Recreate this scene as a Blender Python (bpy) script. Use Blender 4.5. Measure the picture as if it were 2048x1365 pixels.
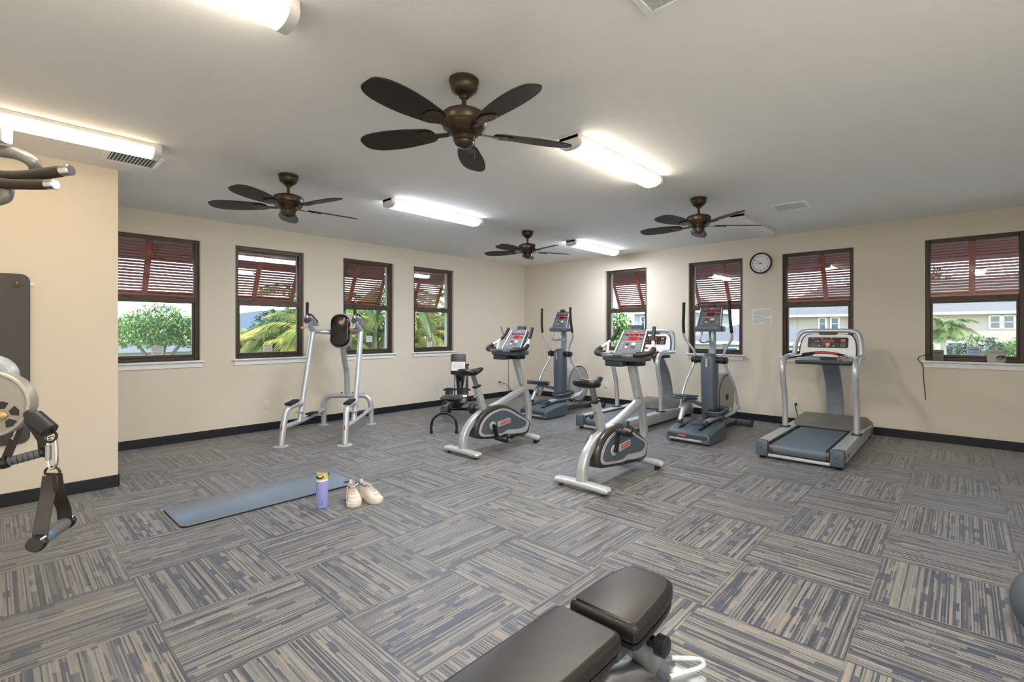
import bpy, bmesh, math, random
from mathutils import Vector, Matrix
random.seed(7)
for o in list(bpy.data.objects): bpy.data.objects.remove(o)
SC = bpy.context.scene
COL = SC.collection
PI = math.pi
R = math.radians

# ---------------------------------------------------------------- camera
YAW = R(41.5818)
CAMP = (7.141, -7.697, 1.361)
cam = bpy.data.cameras.new('camera'); co = bpy.data.objects.new('camera', cam); COL.objects.link(co)
cam.sensor_fit = 'HORIZONTAL'; cam.sensor_width = 36.0
cam.lens = 962.13 * 36.0 / 2048.0
cam.shift_x = -(1069.86 - 1024.0) / 2048.0
cam.shift_y = -(682.5 - 662.93) / 2048.0
cam.clip_start = 0.02; cam.clip_end = 3000
co.location = CAMP; co.rotation_euler = (PI / 2, 0, YAW)
SC.camera = co

# ---------------------------------------------------------------- sky, sun, exposure
w = bpy.data.worlds.new('sky'); SC.world = w; w.use_nodes = True
wt = w.node_tree
sky = wt.nodes.new('ShaderNodeTexSky'); sky.sky_type = 'NISHITA'; sky.sun_disc = False
sky.sun_elevation = R(52); sky.sun_rotation = R(140); sky.air_density = 1.0; sky.dust_density = 0.6; sky.ozone_density = 1.6
wt.links.new(sky.outputs[0], wt.nodes['Background'].inputs[0])
wt.nodes['Background'].inputs[1].default_value = 0.45
sun = bpy.data.lights.new('sun', 'SUN'); so = bpy.data.objects.new('sun', sun); COL.objects.link(so)
sun.energy = 1.9; sun.angle = R(0.6); sun.color = (1.0, 0.95, 0.86)
so.location = (20, -20, 30); so.rotation_euler = (R(40), 0, R(42))
SC.view_settings.view_transform = 'Standard'; SC.view_settings.look = 'None'
SC.view_settings.exposure = 1.0; SC.view_settings.gamma = 1.0; SC.view_settings.use_curve_mapping = False
LIGHT = 48.0          # downward radiance of a lit ceiling light
LENS = 13.0           # radiance of its lens seen from the side

# ---------------------------------------------------------------- helpers
def lin(r, g, b):
    return tuple((c / 255 / 12.92 if c <= 10 else ((c / 255 + .055) / 1.055) ** 2.4) for c in (r, g, b)) + (1.0,)

class NT:
    """small node-tree helper"""
    def __init__(s, name):
        s.m = bpy.data.materials.new(name); s.m.use_nodes = True
        s.t = s.m.node_tree; s.b = s.t.nodes['Principled BSDF']
    def n(s, ty, **k):
        x = s.t.nodes.new(ty)
        for a, v in k.items(): setattr(x, a, v)
        return x
    def put(s, sock, v):
        if isinstance(v, (int, float)): sock.default_value = v
        elif isinstance(v, (tuple, list)): sock.default_value = v
        else: s.t.links.new(v, sock)
    def m1(s, op, a, b=0.0, c=None):
        x = s.n('ShaderNodeMath', operation=op); s.put(x.inputs[0], a); s.put(x.inputs[1], b)
        if c is not None: s.put(x.inputs[2], c)
        return x.outputs[0]
    def mix(s, f, a, b, ty='MIX'):
        x = s.n('ShaderNodeMix', data_type='RGBA', blend_type=ty)
        s.put(x.inputs['Factor'], f); s.put(x.inputs[6], a); s.put(x.inputs[7], b); return x.outputs[2]
    def obj(s):
        return s.n('ShaderNodeTexCoord').outputs['Object']
    def wn(s, a, b=0.0, c=0.0):
        v = s.n('ShaderNodeCombineXYZ'); s.put(v.inputs[0], a); s.put(v.inputs[1], b); s.put(v.inputs[2], c)
        x = s.n('ShaderNodeTexWhiteNoise', noise_dimensions='3D'); s.t.links.new(v.outputs[0], x.inputs['Vector'])
        return x.outputs['Value']
    def noise(s, scale, detail=3.0, vec=None):
        x = s.n('ShaderNodeTexNoise'); x.inputs['Scale'].default_value = scale; x.inputs['Detail'].default_value = detail
        s.t.links.new(vec if vec is not None else s.obj(), x.inputs['Vector']); return x.outputs[0]
    def bump(s, h, strength=.2, dist=.002):
        x = s.n('ShaderNodeBump'); x.inputs['Strength'].default_value = strength; x.inputs['Distance'].default_value = dist
        s.t.links.new(h, x.inputs['Height']); s.t.links.new(x.outputs[0], s.b.inputs['Normal'])

MATS = {}
def mat(name, rgb, rough=.5, metal=0.0, var=.06, vs=14.0, bump=0.0, bs=300.0, spec=.5, coat=0.0, emit=0.0, sheen=0.0, lift=0.0):
    if name in MATS: return MATS[name]
    k = NT(name); c = lin(*rgb)
    lo = tuple(x * (1 - var) for x in c[:3]) + (1,); hi = tuple(min(1, x * (1 + var)) for x in c[:3]) + (1,)
    k.put(k.b.inputs['Base Color'], k.mix(k.noise(vs), lo, hi))
    k.b.inputs['Roughness'].default_value = rough; k.b.inputs['Metallic'].default_value = metal
    k.b.inputs['Specular IOR Level'].default_value = spec
    k.b.inputs['Coat Weight'].default_value = coat; k.b.inputs['Coat Roughness'].default_value = .12
    if sheen: k.b.inputs['Sheen Weight'].default_value = sheen
    if emit:
        k.b.inputs['Emission Color'].default_value = c; k.b.inputs['Emission Strength'].default_value = emit
    if bump: k.bump(k.noise(bs, 2.0), .4, bump)
    MATS[name] = k.m
    return k.m

class MB:
    """collects shapes; obj() links them as ONE mesh object"""
    def __init__(s): s.v = []; s.f = []
    def add(s, vs, fs, mx=None):
        n = len(s.v)
        for p in vs:
            p = Vector(p); s.v.append(mx @ p if mx is not None else p)
        for f in fs: s.f.append([i + n for i in f])
        return s
    def box(s, c, d, rot=None, bev=0.0, seg=2):
        bm = bmesh.new(); bmesh.ops.create_cube(bm, size=1.0)
        for v in bm.verts: v.co = Vector((v.co.x * d[0], v.co.y * d[1], v.co.z * d[2]))
        if bev: bmesh.ops.bevel(bm, geom=list(bm.edges), offset=min(bev, min(d) * .49), segments=seg, profile=.5, affect='EDGES')
        bm.verts.index_update()
        mx = Matrix.Translation(Vector(c))
        if rot is not None: mx = mx @ (rot.to_4x4() if isinstance(rot, Matrix) else Matrix.Rotation(rot[2], 4, 'Z') @ Matrix.Rotation(rot[1], 4, 'Y') @ Matrix.Rotation(rot[0], 4, 'X'))
        s.add([v.co.copy() for v in bm.verts], [[v.index for v in f.verts] for f in bm.faces], mx); bm.free(); return s
    def cyl(s, a, b, r, r2=None, n=14, bev=0.0):
        a = Vector(a); b = Vector(b); r2 = r if r2 is None else r2
        L = (b - a).length
        if bev:
            pr = [(r - bev, 0), (r, bev), (r2, L - bev), (r2 - bev, L)]
        else: pr = [(r, 0), (r2, L)]
        return s.lathe(pr, n, a, (b - a))
    def lathe(s, prof, n=20, c=(0, 0, 0), ax=(0, 0, 1), cap=True):
        q = Vector((0, 0, 1)).rotation_difference(Vector(ax).normalized()).to_matrix().to_4x4()
        mx = Matrix.Translation(Vector(c)) @ q
        vs = []; fs = []
        for r, z in prof:
            for i in range(n):
                t = 2 * PI * i / n; vs.append((r * math.cos(t), r * math.sin(t), z))
        for j in range(len(prof) - 1):
            for i in range(n):
                k = (i + 1) % n; fs.append((j * n + i, j * n + k, (j + 1) * n + k, (j + 1) * n + i))
        if cap:
            fs.append(tuple(range(n))[::-1]); m = (len(prof) - 1) * n; fs.append(tuple(range(m, m + n)))
        return s.add(vs, fs, mx)
    def sweep(s, pts, prof, up=(1, 0, 0), closed=False, cap=True, scale=None):
        """profile (a along 'up', b along the other normal) swept along pts"""
        pts = [Vector(p) for p in pts]; n = len(pts); m = len(prof); vs = []; fs = []
        up = Vector(up)
        for i, p in enumerate(pts):
            if closed: t = pts[(i + 1) % n] - pts[i - 1]
            else: t = pts[min(i + 1, n - 1)] - pts[max(i - 1, 0)]
            t.normalize()
            u = up - t * up.dot(t)
            if u.length < 1e-4: u = t.orthogonal()
            u.normalize(); v = t.cross(u); k = scale[i] if scale else 1.0
            kk = k if isinstance(k, tuple) else (k, k)
            for a, b in prof: vs.append(p + u * a * kk[0] + v * b * kk[1])
        for i in range(n if closed else n - 1):
            j = (i + 1) % n
            for a in range(m):
                b = (a + 1) % m; fs.append((i * m + a, i * m + b, j * m + b, j * m + a))
        if cap and not closed:
            fs.append(tuple(range(m))[::-1]); fs.append(tuple(range((n - 1) * m, n * m)))
        return s.add(vs, fs)
    def tube(s, pts, r, n=10, closed=False, sm=0, up=(0.13, 0.21, 0.97), rs=None):
        if sm: pts = smooth(pts, sm, closed)
        pr = [(r * math.cos(2 * PI * i / n), r * math.sin(2 * PI * i / n)) for i in range(n)]
        # parallel-transport frames
        P = [Vector(p) for p in pts]; k = len(P); vs = []; fs = []
        def tan(i):
            t = (P[(i + 1) % k] - P[i - 1]) if closed else (P[min(i + 1, k - 1)] - P[max(i - 1, 0)])
            return t.normalized()
        u = tan(0).orthogonal().normalized()
        for i in range(k):
            t = tan(i); u = (u - t * u.dot(t)).normalized(); v = t.cross(u); q = rs[i] / r if rs else 1.0
            for a, b in pr: vs.append(P[i] + u * a * q + v * b * q)
        for i in range(k if closed else k - 1):
            j = (i + 1) % k
            for a in range(n):
                b = (a + 1) % n; fs.append((i * n + a, i * n + b, j * n + b, j * n + a))
        if not closed:
            fs.append(tuple(range(n))[::-1]); fs.append(tuple(range((k - 1) * n, k * n)))
        return s.add(vs, fs)
    def slab(s, out, c0, c1, ax='x', bev=0.0, mx=None, seg=2):
        """2-D outline extruded between c0 and c1 along ax, edges rounded by bev"""
        n = len(out); A = sum(out[i][0] * out[(i + 1) % n][1] - out[(i + 1) % n][0] * out[i][1] for i in range(n))
        if A < 0: out = out[::-1]
        nr = []
        for i in range(n):
            p = Vector(out[i - 1]); q = Vector(out[i]); r = Vector(out[(i + 1) % n])
            e1 = (q - p).normalized(); e2 = (r - q).normalized()
            n1 = Vector((e1.y, -e1.x)); n2 = Vector((e2.y, -e2.x)); b = (n1 + n2)
            b = b / max(.35, b.length_squared / 2) if b.length > 1e-6 else n1
            nr.append(b)
        sg = 1 if c1 > c0 else -1
        rings = [(c0, 0.0), (c1, 0.0)]
        if bev:
            rings = [(c0 + sg * bev * (1 - math.cos(t)), -bev * (1 - math.sin(t))) for t in [PI / 2 * i / seg for i in range(seg + 1)]]
            rings += [(c1 - sg * bev * (1 - math.sin(t)), -bev * (1 - math.cos(t))) for t in [PI / 2 * i / seg for i in range(seg + 1)]]
        vs = []; fs = []
        for c, o in rings:
            for i in range(n):
                a, b = Vector(out[i]) + nr[i] * o
                vs.append({'x': (c, a, b), 'y': (a, c, b), 'z': (a, b, c)}[ax])
        for j in range(len(rings) - 1):
            for i in range(n):
                k = (i + 1) % n; fs.append((j * n + i, j * n + k, (j + 1) * n + k, (j + 1) * n + i))
        fs.append(tuple(range(n))[::-1]); m = (len(rings) - 1) * n; fs.append(tuple(range(m, m + n)))
        return s.add(vs, fs, mx)
    def ball(s, c, r, n=16, m=10):
        rr = r if isinstance(r, tuple) else (r, r, r); vs = []; fs = []
        for j in range(m + 1):
            t = PI * j / m
            for i in range(n):
                a = 2 * PI * i / n
                vs.append((c[0] + rr[0] * math.sin(t) * math.cos(a), c[1] + rr[1] * math.sin(t) * math.sin(a), c[2] + rr[2] * math.cos(t)))
        for j in range(m):
            for i in range(n):
                k = (i + 1) % n; fs.append((j * n + i, (j + 1) * n + i, (j + 1) * n + k, j * n + k))
        return s.add(vs, fs)
    def mesh(s, name, m, ang=38):
        me = bpy.data.meshes.new(name)
        bm = bmesh.new(); vv = [bm.verts.new(p) for p in s.v]
        for f in s.f:
            try: bm.faces.new([vv[i] for i in f])
            except ValueError: pass
        bmesh.ops.remove_doubles(bm, verts=bm.verts, dist=1e-6)
        bmesh.ops.recalc_face_normals(bm, faces=bm.faces)
        for f in bm.faces: f.smooth = True
        ca = math.radians(ang)
        for e in bm.edges:
            if len(e.link_faces) != 2 or e.calc_face_angle(0) > ca: e.smooth = False
        bm.to_mesh(me); bm.free()
        if m is not None: me.materials.append(m)
        return me
    def obj(s, name, m, parent=None, loc=None, rot=None, ang=38):
        return link(name, s.mesh(name, m, ang), parent, loc, rot)

def link(name, data, parent=None, loc=None, rot=None):
    o = bpy.data.objects.new(name, data); COL.objects.link(o)
    if parent is not None: o.parent = parent
    if loc is not None: o.location = loc
    if rot is not None: o.rotation_euler = rot
    return o
def tag(o, label, cat, group=None, kind=None):
    if label: o['label'] = label
    if cat: o['category'] = cat
    if group: o['group'] = group
    if kind: o['kind'] = kind
    return o
def thing(name, label, cat, loc=(0, 0, 0), rz=0.0, group=None):
    o = link(name, None, None, loc, (0, 0, rz)); o.empty_display_size = .1
    return tag(o, label, cat, group)
def struct(o): o['kind'] = 'structure'; return o
def smooth(pts, k=4, closed=False):
    """Catmull-Rom resample"""
    P = [Vector(p) for p in pts]; n = len(P); out = []
    for i in range(n if closed else n - 1):
        p0 = P[(i - 1) % n] if closed or i else P[0] * 2 - P[1]
        p1 = P[i]; p2 = P[(i + 1) % n]
        p3 = P[(i + 2) % n] if closed or i + 2 < n else P[-1] * 2 - P[-2]
        for j in range(k):
            t = j / k
            out.append(.5 * ((2 * p1) + (p2 - p0) * t + (2 * p0 - 5 * p1 + 4 * p2 - p3) * t * t + (3 * p1 - p0 - 3 * p2 + p3) * t ** 3))
    if not closed: out.append(P[-1])
    return out
def sm2(pts, k=4, closed=True):
    return [(p.x, p.y) for p in smooth([(a, b, 0) for a, b in pts], k, closed)]
def rrect(w, h, r, n=4, cx=0.0, cy=0.0):
    o = []
    for sx, sy, a in ((1, 1, 0), (-1, 1, 90), (-1, -1, 180), (1, -1, 270)):
        for i in range(n + 1):
            t = R(a + 90 * i / n); o.append((cx + sx * (w / 2 - r) + r * math.cos(t), cy + sy * (h / 2 - r) + r * math.sin(t)))
    return o
def rect(w, h): return [(-w / 2, -h / 2), (w / 2, -h / 2), (w / 2, h / 2), (-w / 2, h / 2)]
def text(name, body, size, m, parent, mx, depth=.0006, align='CENTER'):
    cu = bpy.data.curves.new('t', 'FONT'); cu.body = body; cu.size = size; cu.extrude = depth; cu.align_x = align; cu.align_y = 'CENTER'; cu.resolution_u = 2
    to = bpy.data.objects.new('t', cu); COL.objects.link(to)
    bpy.context.view_layer.update()
    me = bpy.data.meshes.new_from_object(to.evaluated_get(bpy.context.evaluated_depsgraph_get()))
    bpy.data.objects.remove(to); me.materials.clear(); me.materials.append(m); me.name = name
    o = link(name, me, parent); o.matrix_local = mx
    return o
def frame(o, x, y):
    """matrix whose local x,y axes are the given vectors (z = outward)"""
    x = Vector(x).normalized(); y = Vector(y).normalized(); z = x.cross(y).normalized(); y = z.cross(x)
    m = Matrix((x, y, z)).transposed().to_4x4(); m.translation = Vector(o); return m

# ---------------------------------------------------------------- materials
M_WALL = mat('wall_cream_paint', (226, 217, 200), .75, var=.015, vs=3, bump=.0006, bs=90, spec=.3)
M_CEIL = mat('ceiling_texture_paint', (246, 246, 244), .9, var=.015, vs=5, bump=.002, bs=55, spec=.2)
M_WHITE = mat('white_trim_paint', (242, 244, 245), .4, var=.02)
M_PLAST = mat('white_plastic', (225, 224, 218), .35, var=.02)
M_BASE = mat('black_vinyl_baseboard', (26, 29, 36), .38, var=.15, spec=.5)
M_BRONZE = mat('bronze_window_frame', (74, 63, 52), .42, .2, var=.08)
M_SHUT = mat('red_brown_shutter', (156, 76, 54), .55, var=.1, vs=9)
M_FAN = mat('oil_rubbed_bronze', (78, 66, 52), .36, .65, var=.12, vs=20)
M_BLADE = mat('dark_walnut_blade', (34, 26, 20), .5, var=.2, vs=8)
M_SILVER = mat('silver_powder_coat', (196, 201, 206), .32, .45, var=.03)
M_SILV2 = mat('light_silver_plastic', (192, 197, 202), .4, .25, var=.03)
M_CHROME = mat('chrome', (215, 215, 218), .14, 1.0, var=.02)
M_STEEL = mat('brushed_steel', (168, 168, 170), .3, .9, var=.06, vs=40)
M_SLATE = mat('slate_blue_plastic', (86, 98, 110), .42, .1, var=.05)
M_SLATE2 = mat('dark_slate_plastic', (60, 70, 78), .45, .05, var=.05)
M_BLACK = mat('black_plastic', (22, 22, 24), .4, var=.2)
M_RUBBER = mat('black_rubber', (28, 27, 27), .65, var=.2, bump=.0004, bs=700)
M_VINYL = mat('black_vinyl_upholstery', (27, 24, 22), .4, var=.12, bump=.0004, bs=420, spec=.4)
M_GLOSSB = mat('gloss_black_pad', (14, 14, 15), .12, var=.1, coat=.5)
M_RED = mat('red_print', (196, 60, 50), .5, var=.05)
M_REDLED = mat('red_led_display', (104, 8, 12), .25, var=.1, emit=.08)
M_LEDB = mat('lit_red_digits', (150, 14, 18), .25, var=.1, emit=.28)
M_PRINT = mat('white_print', (222, 222, 220), .5, var=.02)
M_GREYP = mat('grey_print', (140, 142, 146), .5, var=.02)
M_DARKP = mat('dark_print', (60, 60, 66), .6, var=.02)
M_ORANGE = mat('orange_tip', (214, 120, 66), .45, var=.05)
M_PAPER = mat('white_paper', (236, 236, 234), .7, var=.015)
M_LEDOFF = mat('unlit_lens', (232, 234, 236), .4, var=.01)
def glass(name, tint=(1, 1, 1, 1)):
    k = NT(name); t = k.t; t.nodes.remove(k.b)
    tr = k.n('ShaderNodeBsdfTransparent'); tr.inputs[0].default_value = tint
    gl = k.n('ShaderNodeBsdfGlossy'); gl.inputs['Roughness'].default_value = .01
    fr = k.n('ShaderNodeFresnel'); fr.inputs[0].default_value = 1.5
    mx = k.n('ShaderNodeMixShader'); t.links.new(fr.outputs[0], mx.inputs[0]); t.links.new(tr.outputs[0], mx.inputs[1]); t.links.new(gl.outputs[0], mx.inputs[2])
    t.links.new(mx.outputs[0], t.nodes['Material Output'].inputs[0]); return k.m
M_GLASS = glass('window_glass', (.95, .97, .97, 1))
def carpet():
    k = NT('striped_carpet'); co_ = k.n('ShaderNodeSeparateXYZ'); k.t.links.new(k.obj(), co_.inputs[0])
    x, y = co_.outputs[0], co_.outputs[1]
    rnd = k.m1('MULTIPLY', k.n('ShaderNodeObjectInfo').outputs['Random'], 91.0)
    ROW = 164.0                                            # one tufted row every 6 mm
    xr = k.m1('MULTIPLY', x, ROW); row = k.m1('FLOOR', xr)
    r1 = k.wn(row, rnd, 1.0)
    seg = k.m1('FLOOR', k.m1('ADD', k.m1('MULTIPLY', y, 5.0), k.m1('MULTIPLY', r1, 13.0)))
    w1 = k.wn(row, seg, k.m1('ADD', rnd, 2.0))
    g = k.m1('FLOOR', k.m1('DIVIDE', xr, 4.0)); r2 = k.wn(g, rnd, 5.0)
    sg = k.m1('FLOOR', k.m1('ADD', k.m1('MULTIPLY', y, 11.0), k.m1('MULTIPLY', r2, 17.0)))
    wg = k.wn(g, sg, k.m1('ADD', rnd, 7.0))
    v = k.m1('ADD', k.m1('MULTIPLY', w1, .26), k.m1('MULTIPLY', r1, .74))
    nav = k.m1('GREATER_THAN', wg, .91); bei = k.m1('LESS_THAN', wg, .05)
    v = k.m1('ADD', v, k.m1('MULTIPLY', bei, .25))
    cr = k.n('ShaderNodeValToRGB'); cr.color_ramp.interpolation = 'CONSTANT'
    e = cr.color_ramp.elements; e[0].position = 0; e[0].color = lin(44, 49, 60); e[1].position = .24; e[1].color = lin(63, 66, 74)
    for p, c in ((.40, (89, 90, 93)), (.52, (110, 110, 108)), (.74, (124, 122, 118)), (.92, (135, 125, 112))):
        q = e.new(p); q.color = lin(*c)
    k.t.links.new(v, cr.inputs[0])
    col = k.mix(k.m1('MULTIPLY', nav, k.m1('ADD', .6, k.m1('MULTIPLY', w1, .4))), cr.outputs[0], lin(47, 56, 76))
    fr = k.m1('SUBTRACT', xr, row)
    groove = k.m1('MULTIPLY', k.m1('ABSOLUTE', k.m1('SUBTRACT', fr, .5)), 2.0)           # 0 middle .. 1 edge of a row
    lp = k.m1('SINE', k.m1('MULTIPLY', y, 900.0))
    h = k.m1('SUBTRACT', k.m1('MULTIPLY', lp, .25), k.m1('POWER', groove, 3.0))
    k.put(k.b.inputs['Base Color'], col)
    k.b.inputs['Roughness'].default_value = .5; k.b.inputs['Specular IOR Level'].default_value = .75
    k.b.inputs['Sheen Weight'].default_value = .3; k.b.inputs['Sheen Roughness'].default_value = .4
    k.bump(h, .25, .0009)
    return k.m
M_CARPET = carpet()
# ================================================================ ROOM SHELL
M_WALLW = mat('wall_bounce_white', (240, 238, 232), .8, var=.015, vs=3, bump=.0006, bs=90, spec=.3)  # for the two unseen walls, made white to bounce more light
H = 2.776; XE = 8.2; YS = -8.9; T = .28; GZ = -2.5  # unseen east and south walls pulled in for more bounce light
ZS, ZT = .997, 2.495                                  # window opening bottom / top
WINL = [(-6.85, -5.97), (-5.58, -4.70), (-4.105, -3.225), (-2.83, -1.95)]
WINR = [(2.09, 2.96), (3.735, 4.605), (5.165, 6.05), (6.80, 7.68)]

fl = struct(MB().box(((XE - .4) / 2, (YS + .4) / 2, -.106), (XE + .8, -YS + .8, .2)).obj('floor', mat('concrete_subfloor', (120, 118, 114), .9)))
TS = .6096
tile_me = MB().box((0, 0, -.003), (TS - .0012, TS - .0012, .006)).mesh('carpet_tile', M_CARPET)
CAMV = Vector((-math.sin(YAW), math.cos(YAW)))
far = MB(); ntile = 0
for i in range(-1, 15):
    for j in range(-17, 1):
        x = .073 + TS * (i + .5); y = .1274 + TS * (j + .5)
        x0 = max(x - TS / 2, 0); x1 = min(x + TS / 2, XE); y0 = max(y - TS / 2, YS); y1 = min(y + TS / 2, 0)
        if x1 - x0 < .02 or y1 - y0 < .02: continue
        if x1 < 1.6 and y1 < -6.97: continue
        rz = 0 if (i + j) % 2 == 1 else PI / 2
        if random.random() < .5: rz += PI
        if x1 - x0 > TS - .01 and y1 - y0 > TS - .01:
            link('carpet_tile', tile_me, fl, (x, y, 0), (0, 0, rz))
        else:                                          # tile trimmed along a wall
            c = Vector(((x0 + x1) / 2 - x, (y0 + y1) / 2 - y, -.003)); d = (x1 - x0 - .001, y1 - y0 - .001, .006)
            q = Matrix.Rotation(-rz, 3, 'Z'); c2 = q @ c
            d2 = d if abs(math.cos(rz)) > .5 else (d[1], d[0], d[2])
            link('carpet_tile', MB().box(c2, d2).mesh('carpet_tile_cut', M_CARPET), fl, (x, y, 0), (0, 0, rz))
struct(MB().box((XE / 2, YS / 2, H + .1), (XE + .4, -YS + .4, .2)).obj('ceiling', M_CEIL))

def wall_with_windows(name, wins, a0, a1, axis):
    m = MB()
    def pc(u0, u1, z0, z1):
        if axis == 'y': m.box((-T / 2, (u0 + u1) / 2, (z0 + z1) / 2), (T, u1 - u0, z1 - z0))
        else: m.box(((u0 + u1) / 2, T / 2, (z0 + z1) / 2), (u1 - u0, T, z1 - z0))
    cur = a0
    for b0, b1 in wins:
        pc(cur, b0, GZ, H); pc(b0, b1, GZ, ZS); pc(b0, b1, ZT, H); cur = b1
    pc(cur, a1, GZ, H)
    return struct(m.obj(name, M_WALL))
wall_with_windows('wall_left', WINL, YS - .2, 0, 'y')
wall_with_windows('wall_right', WINR, -T, XE + .2, 'x')
struct(MB().box((XE + .1, YS / 2, H / 2 + GZ / 2), (.2, -YS, H - GZ)).obj('wall_east', M_WALLW))
struct(MB().box((XE / 2, YS - .1, H / 2 + GZ / 2), (XE + .4, .2, H - GZ)).obj('wall_south', M_WALLW))
struct(MB().box((.8, (-6.967 + YS) / 2, H / 2), (1.6, -6.967 - YS, H)).obj('wall_partition', M_WALL))
BH = .105
def bb(name, c, d): return struct(MB().box(c, d, bev=.004, seg=1).obj(name, M_BASE))
bb('baseboard_left', (.006, -6.967 / 2, BH / 2), (.012, 6.967, BH))
bb('baseboard_right', (XE / 2, -.006, BH / 2), (XE, .012, BH))
bb('baseboard_partition', (1.606, (-6.967 + YS) / 2, BH / 2), (.012, -6.967 - YS, BH))
bb('baseboard_partition_end', (.8, -6.961, BH / 2), (1.6, .012, BH))
bb('baseboard_east', (XE - .006, YS / 2, BH / 2), (.012, -YS, BH))
bb('baseboard_south', (XE / 2 + .8, YS + .006, BH / 2), (XE - 1.6, .012, BH))
# roof eave outside: soffit and fascia over the two window walls
M_EAVE = mat('brown_soffit', (92, 58, 44), .7, var=.1)
e = MB()
e.slab([(-.28, 2.80), (-1.15, 2.46), (-1.15, 2.36), (-1.2, 2.36), (-1.2, 2.52), (-.28, 2.98)], YS - .3, 1.2, 'y')
struct(e.obj('trim_1', M_EAVE))
e = MB(); e.slab([(.28, 2.80), (1.15, 2.46), (1.15, 2.36), (1.2, 2.36), (1.2, 2.52), (.28, 2.98)], -1.2, XE + .3, 'x')
struct(e.obj('trim_2', M_EAVE))
struct(MB().box((XE / 2 - .1, YS / 2, 3.08), (XE + .6, -YS + .6, .2)).obj('roof', M_EAVE))

# ================================================================ WINDOWS (bronze single-hung, white sill) AND SHUTTERS
SLAT = None
def window(n, a0, a1, side):
    W = a1 - a0
    # local frame: x along the wall as seen from inside, y outward, z up
    if side == 'L': loc = (0, (a0 + a1) / 2, 0); rz = PI / 2
    else: loc = ((a0 + a1) / 2, 0, 0); rz = 0
    r = link('window_%d' % n, None, None, loc, (0, 0, rz)); r['kind'] = 'structure'
    y0, y1 = .05, .13; zm = 1.705; zM = 1.785; b = .05; hw = W / 2
    def bar(m, xa, xb, za, zb, ya=y0, yb=y1): m.box(((xa + xb) / 2, (ya + yb) / 2, (za + zb) / 2), (xb - xa, yb - ya, zb - za), bev=.004, seg=1)
    m = MB(); bar(m, -hw, -hw + b, ZS, ZT); bar(m, hw - b, hw, ZS, ZT); bar(m, -hw + b, hw - b, ZT - b, ZT); bar(m, -hw + b, hw - b, ZS, ZS + .045)
    m.obj('window_frame', M_BRONZE, r)
    m = MB(); bar(m, -hw + b, hw - b, zm, zM, y0 - .006, y1 - .02)
    mr = m.obj('meeting_rail', M_BRONZE, r)
    for s in (-1, 1): MB().box((s * .24, y0 - .009, zM - .012), (.07, .016, .02), bev=.004).obj('latch', M_BRONZE, mr)
    m = MB(); q = .022
    bar(m, -hw + b, -hw + b + q, ZS + .045, zm, y0 + .01, y1 - .02); bar(m, hw - b - q, hw - b, ZS + .045, zm, y0 + .01, y1 - .02); bar(m, -hw + b + q, hw - b - q, ZS + .045, ZS + .075, y0 + .01, y1 - .02)
    m.obj('lower_sash', M_BRONZE, r)
    MB().box((0, .095, (ZS + zm) / 2 + .03), (W - 2 * b, .004, zm - ZS - .08)).obj('pane', M_GLASS, r)
    MB().box((0, .112, (zM + ZT - b) / 2), (W - 2 * b, .004, ZT - b - zM)).obj('pane', M_GLASS, r)
    m = MB(); m.box((0, .0, ZS - .011), (W + .07, .11, .022), bev=.005); s_ = m.obj('sill', M_WHITE, r)
    MB().box((0, -.009, ZS - .053), (W + .03, .018, .062), bev=.003, seg=1).obj('apron', M_WHITE, r)
    # hinged louvred shutter, propped open outside the upper sash
    return r
def shutter(label, a0, a1, side):
    W = a1 - a0 + .25
    if side == 'L': loc = (-T - .05, (a0 + a1) / 2, ZT + .035); rz = PI / 2
    else: loc = ((a0 + a1) / 2, T + .05, ZT + .035); rz = 0
    t = thing('louvred_shutter', label, 'shutter', loc, rz, 'louvred shutters propped open outside the windows')
    L = .80; A = R(27)
    q = link('leaf', None, t, (0, 0, 0), (A, 0, 0))      # leaf plane: local x across, z down, tilted outward
    fr = MB(); st = .052; d = .034
    for x in (-W / 2 + st / 2, W / 2 - st / 2): fr.box((x, 0, -L / 2), (st, d, L), bev=.004, seg=1)
    fr.box((0, 0, -L / 2), (.062, d, L), bev=.004, seg=1)
    fr.box((0, 0, -.02), (W, d, .04), bev=.004, seg=1); fr.box((0, 0, -L + .022), (W, d, .044), bev=.004, seg=1)
    bpy.data.objects.remove(q)
    fo = fr.obj('shutter_frame', M_SHUT, t, None, (A, 0, 0))
    n = 18; half = (W - 2 * st - .062) / 2
    me = MB().box((0, 0, 0), (half, .058, .010), bev=.0025, seg=1).mesh('slat', M_SHUT)
    for i in range(n):
        z = -.06 - (L - .12) * i / (n - 1)
        for s in (-1, 1):
            link('slat', me, fo, (s * (.031 + half / 2), 0, z), (R(-44), 0, 0))
    pr = MB()
    for s in (-1, 1):
        tip = Matrix.Rotation(A, 3, 'X') @ Vector((s * (W / 2 - .02), 0, -L + .03))
        pr.cyl((s * (W / 2 - .02), -.02, -L + .06), tip, .008, n=8)
    pr.obj('prop_rod', M_BRONZE, t)
    h = MB()
    for s in (-1, 1): h.box((s * W * .36, -.03, .0), (.06, .05, .05), bev=.004)
    h.obj('hinge', M_BRONZE, t)
    return t
nm = ['partly behind the wall end, left wall', 'second along the left wall', 'third along the left wall, behind the black back pad', 'nearest the corner on the left wall',
      'nearest the corner on the right wall', 'behind the tall elliptical, right wall', 'between the clock and the treadmill console', 'at the right edge of the photo']
k = 0
for side, ws in (('L', WINL), ('R', WINR)):
    for a0, a1 in ws:
        window(k + 1, a0, a1, side)
        shutter('red-brown louvred shutter over the window ' + nm[k], a0, a1, side); k += 1
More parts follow.
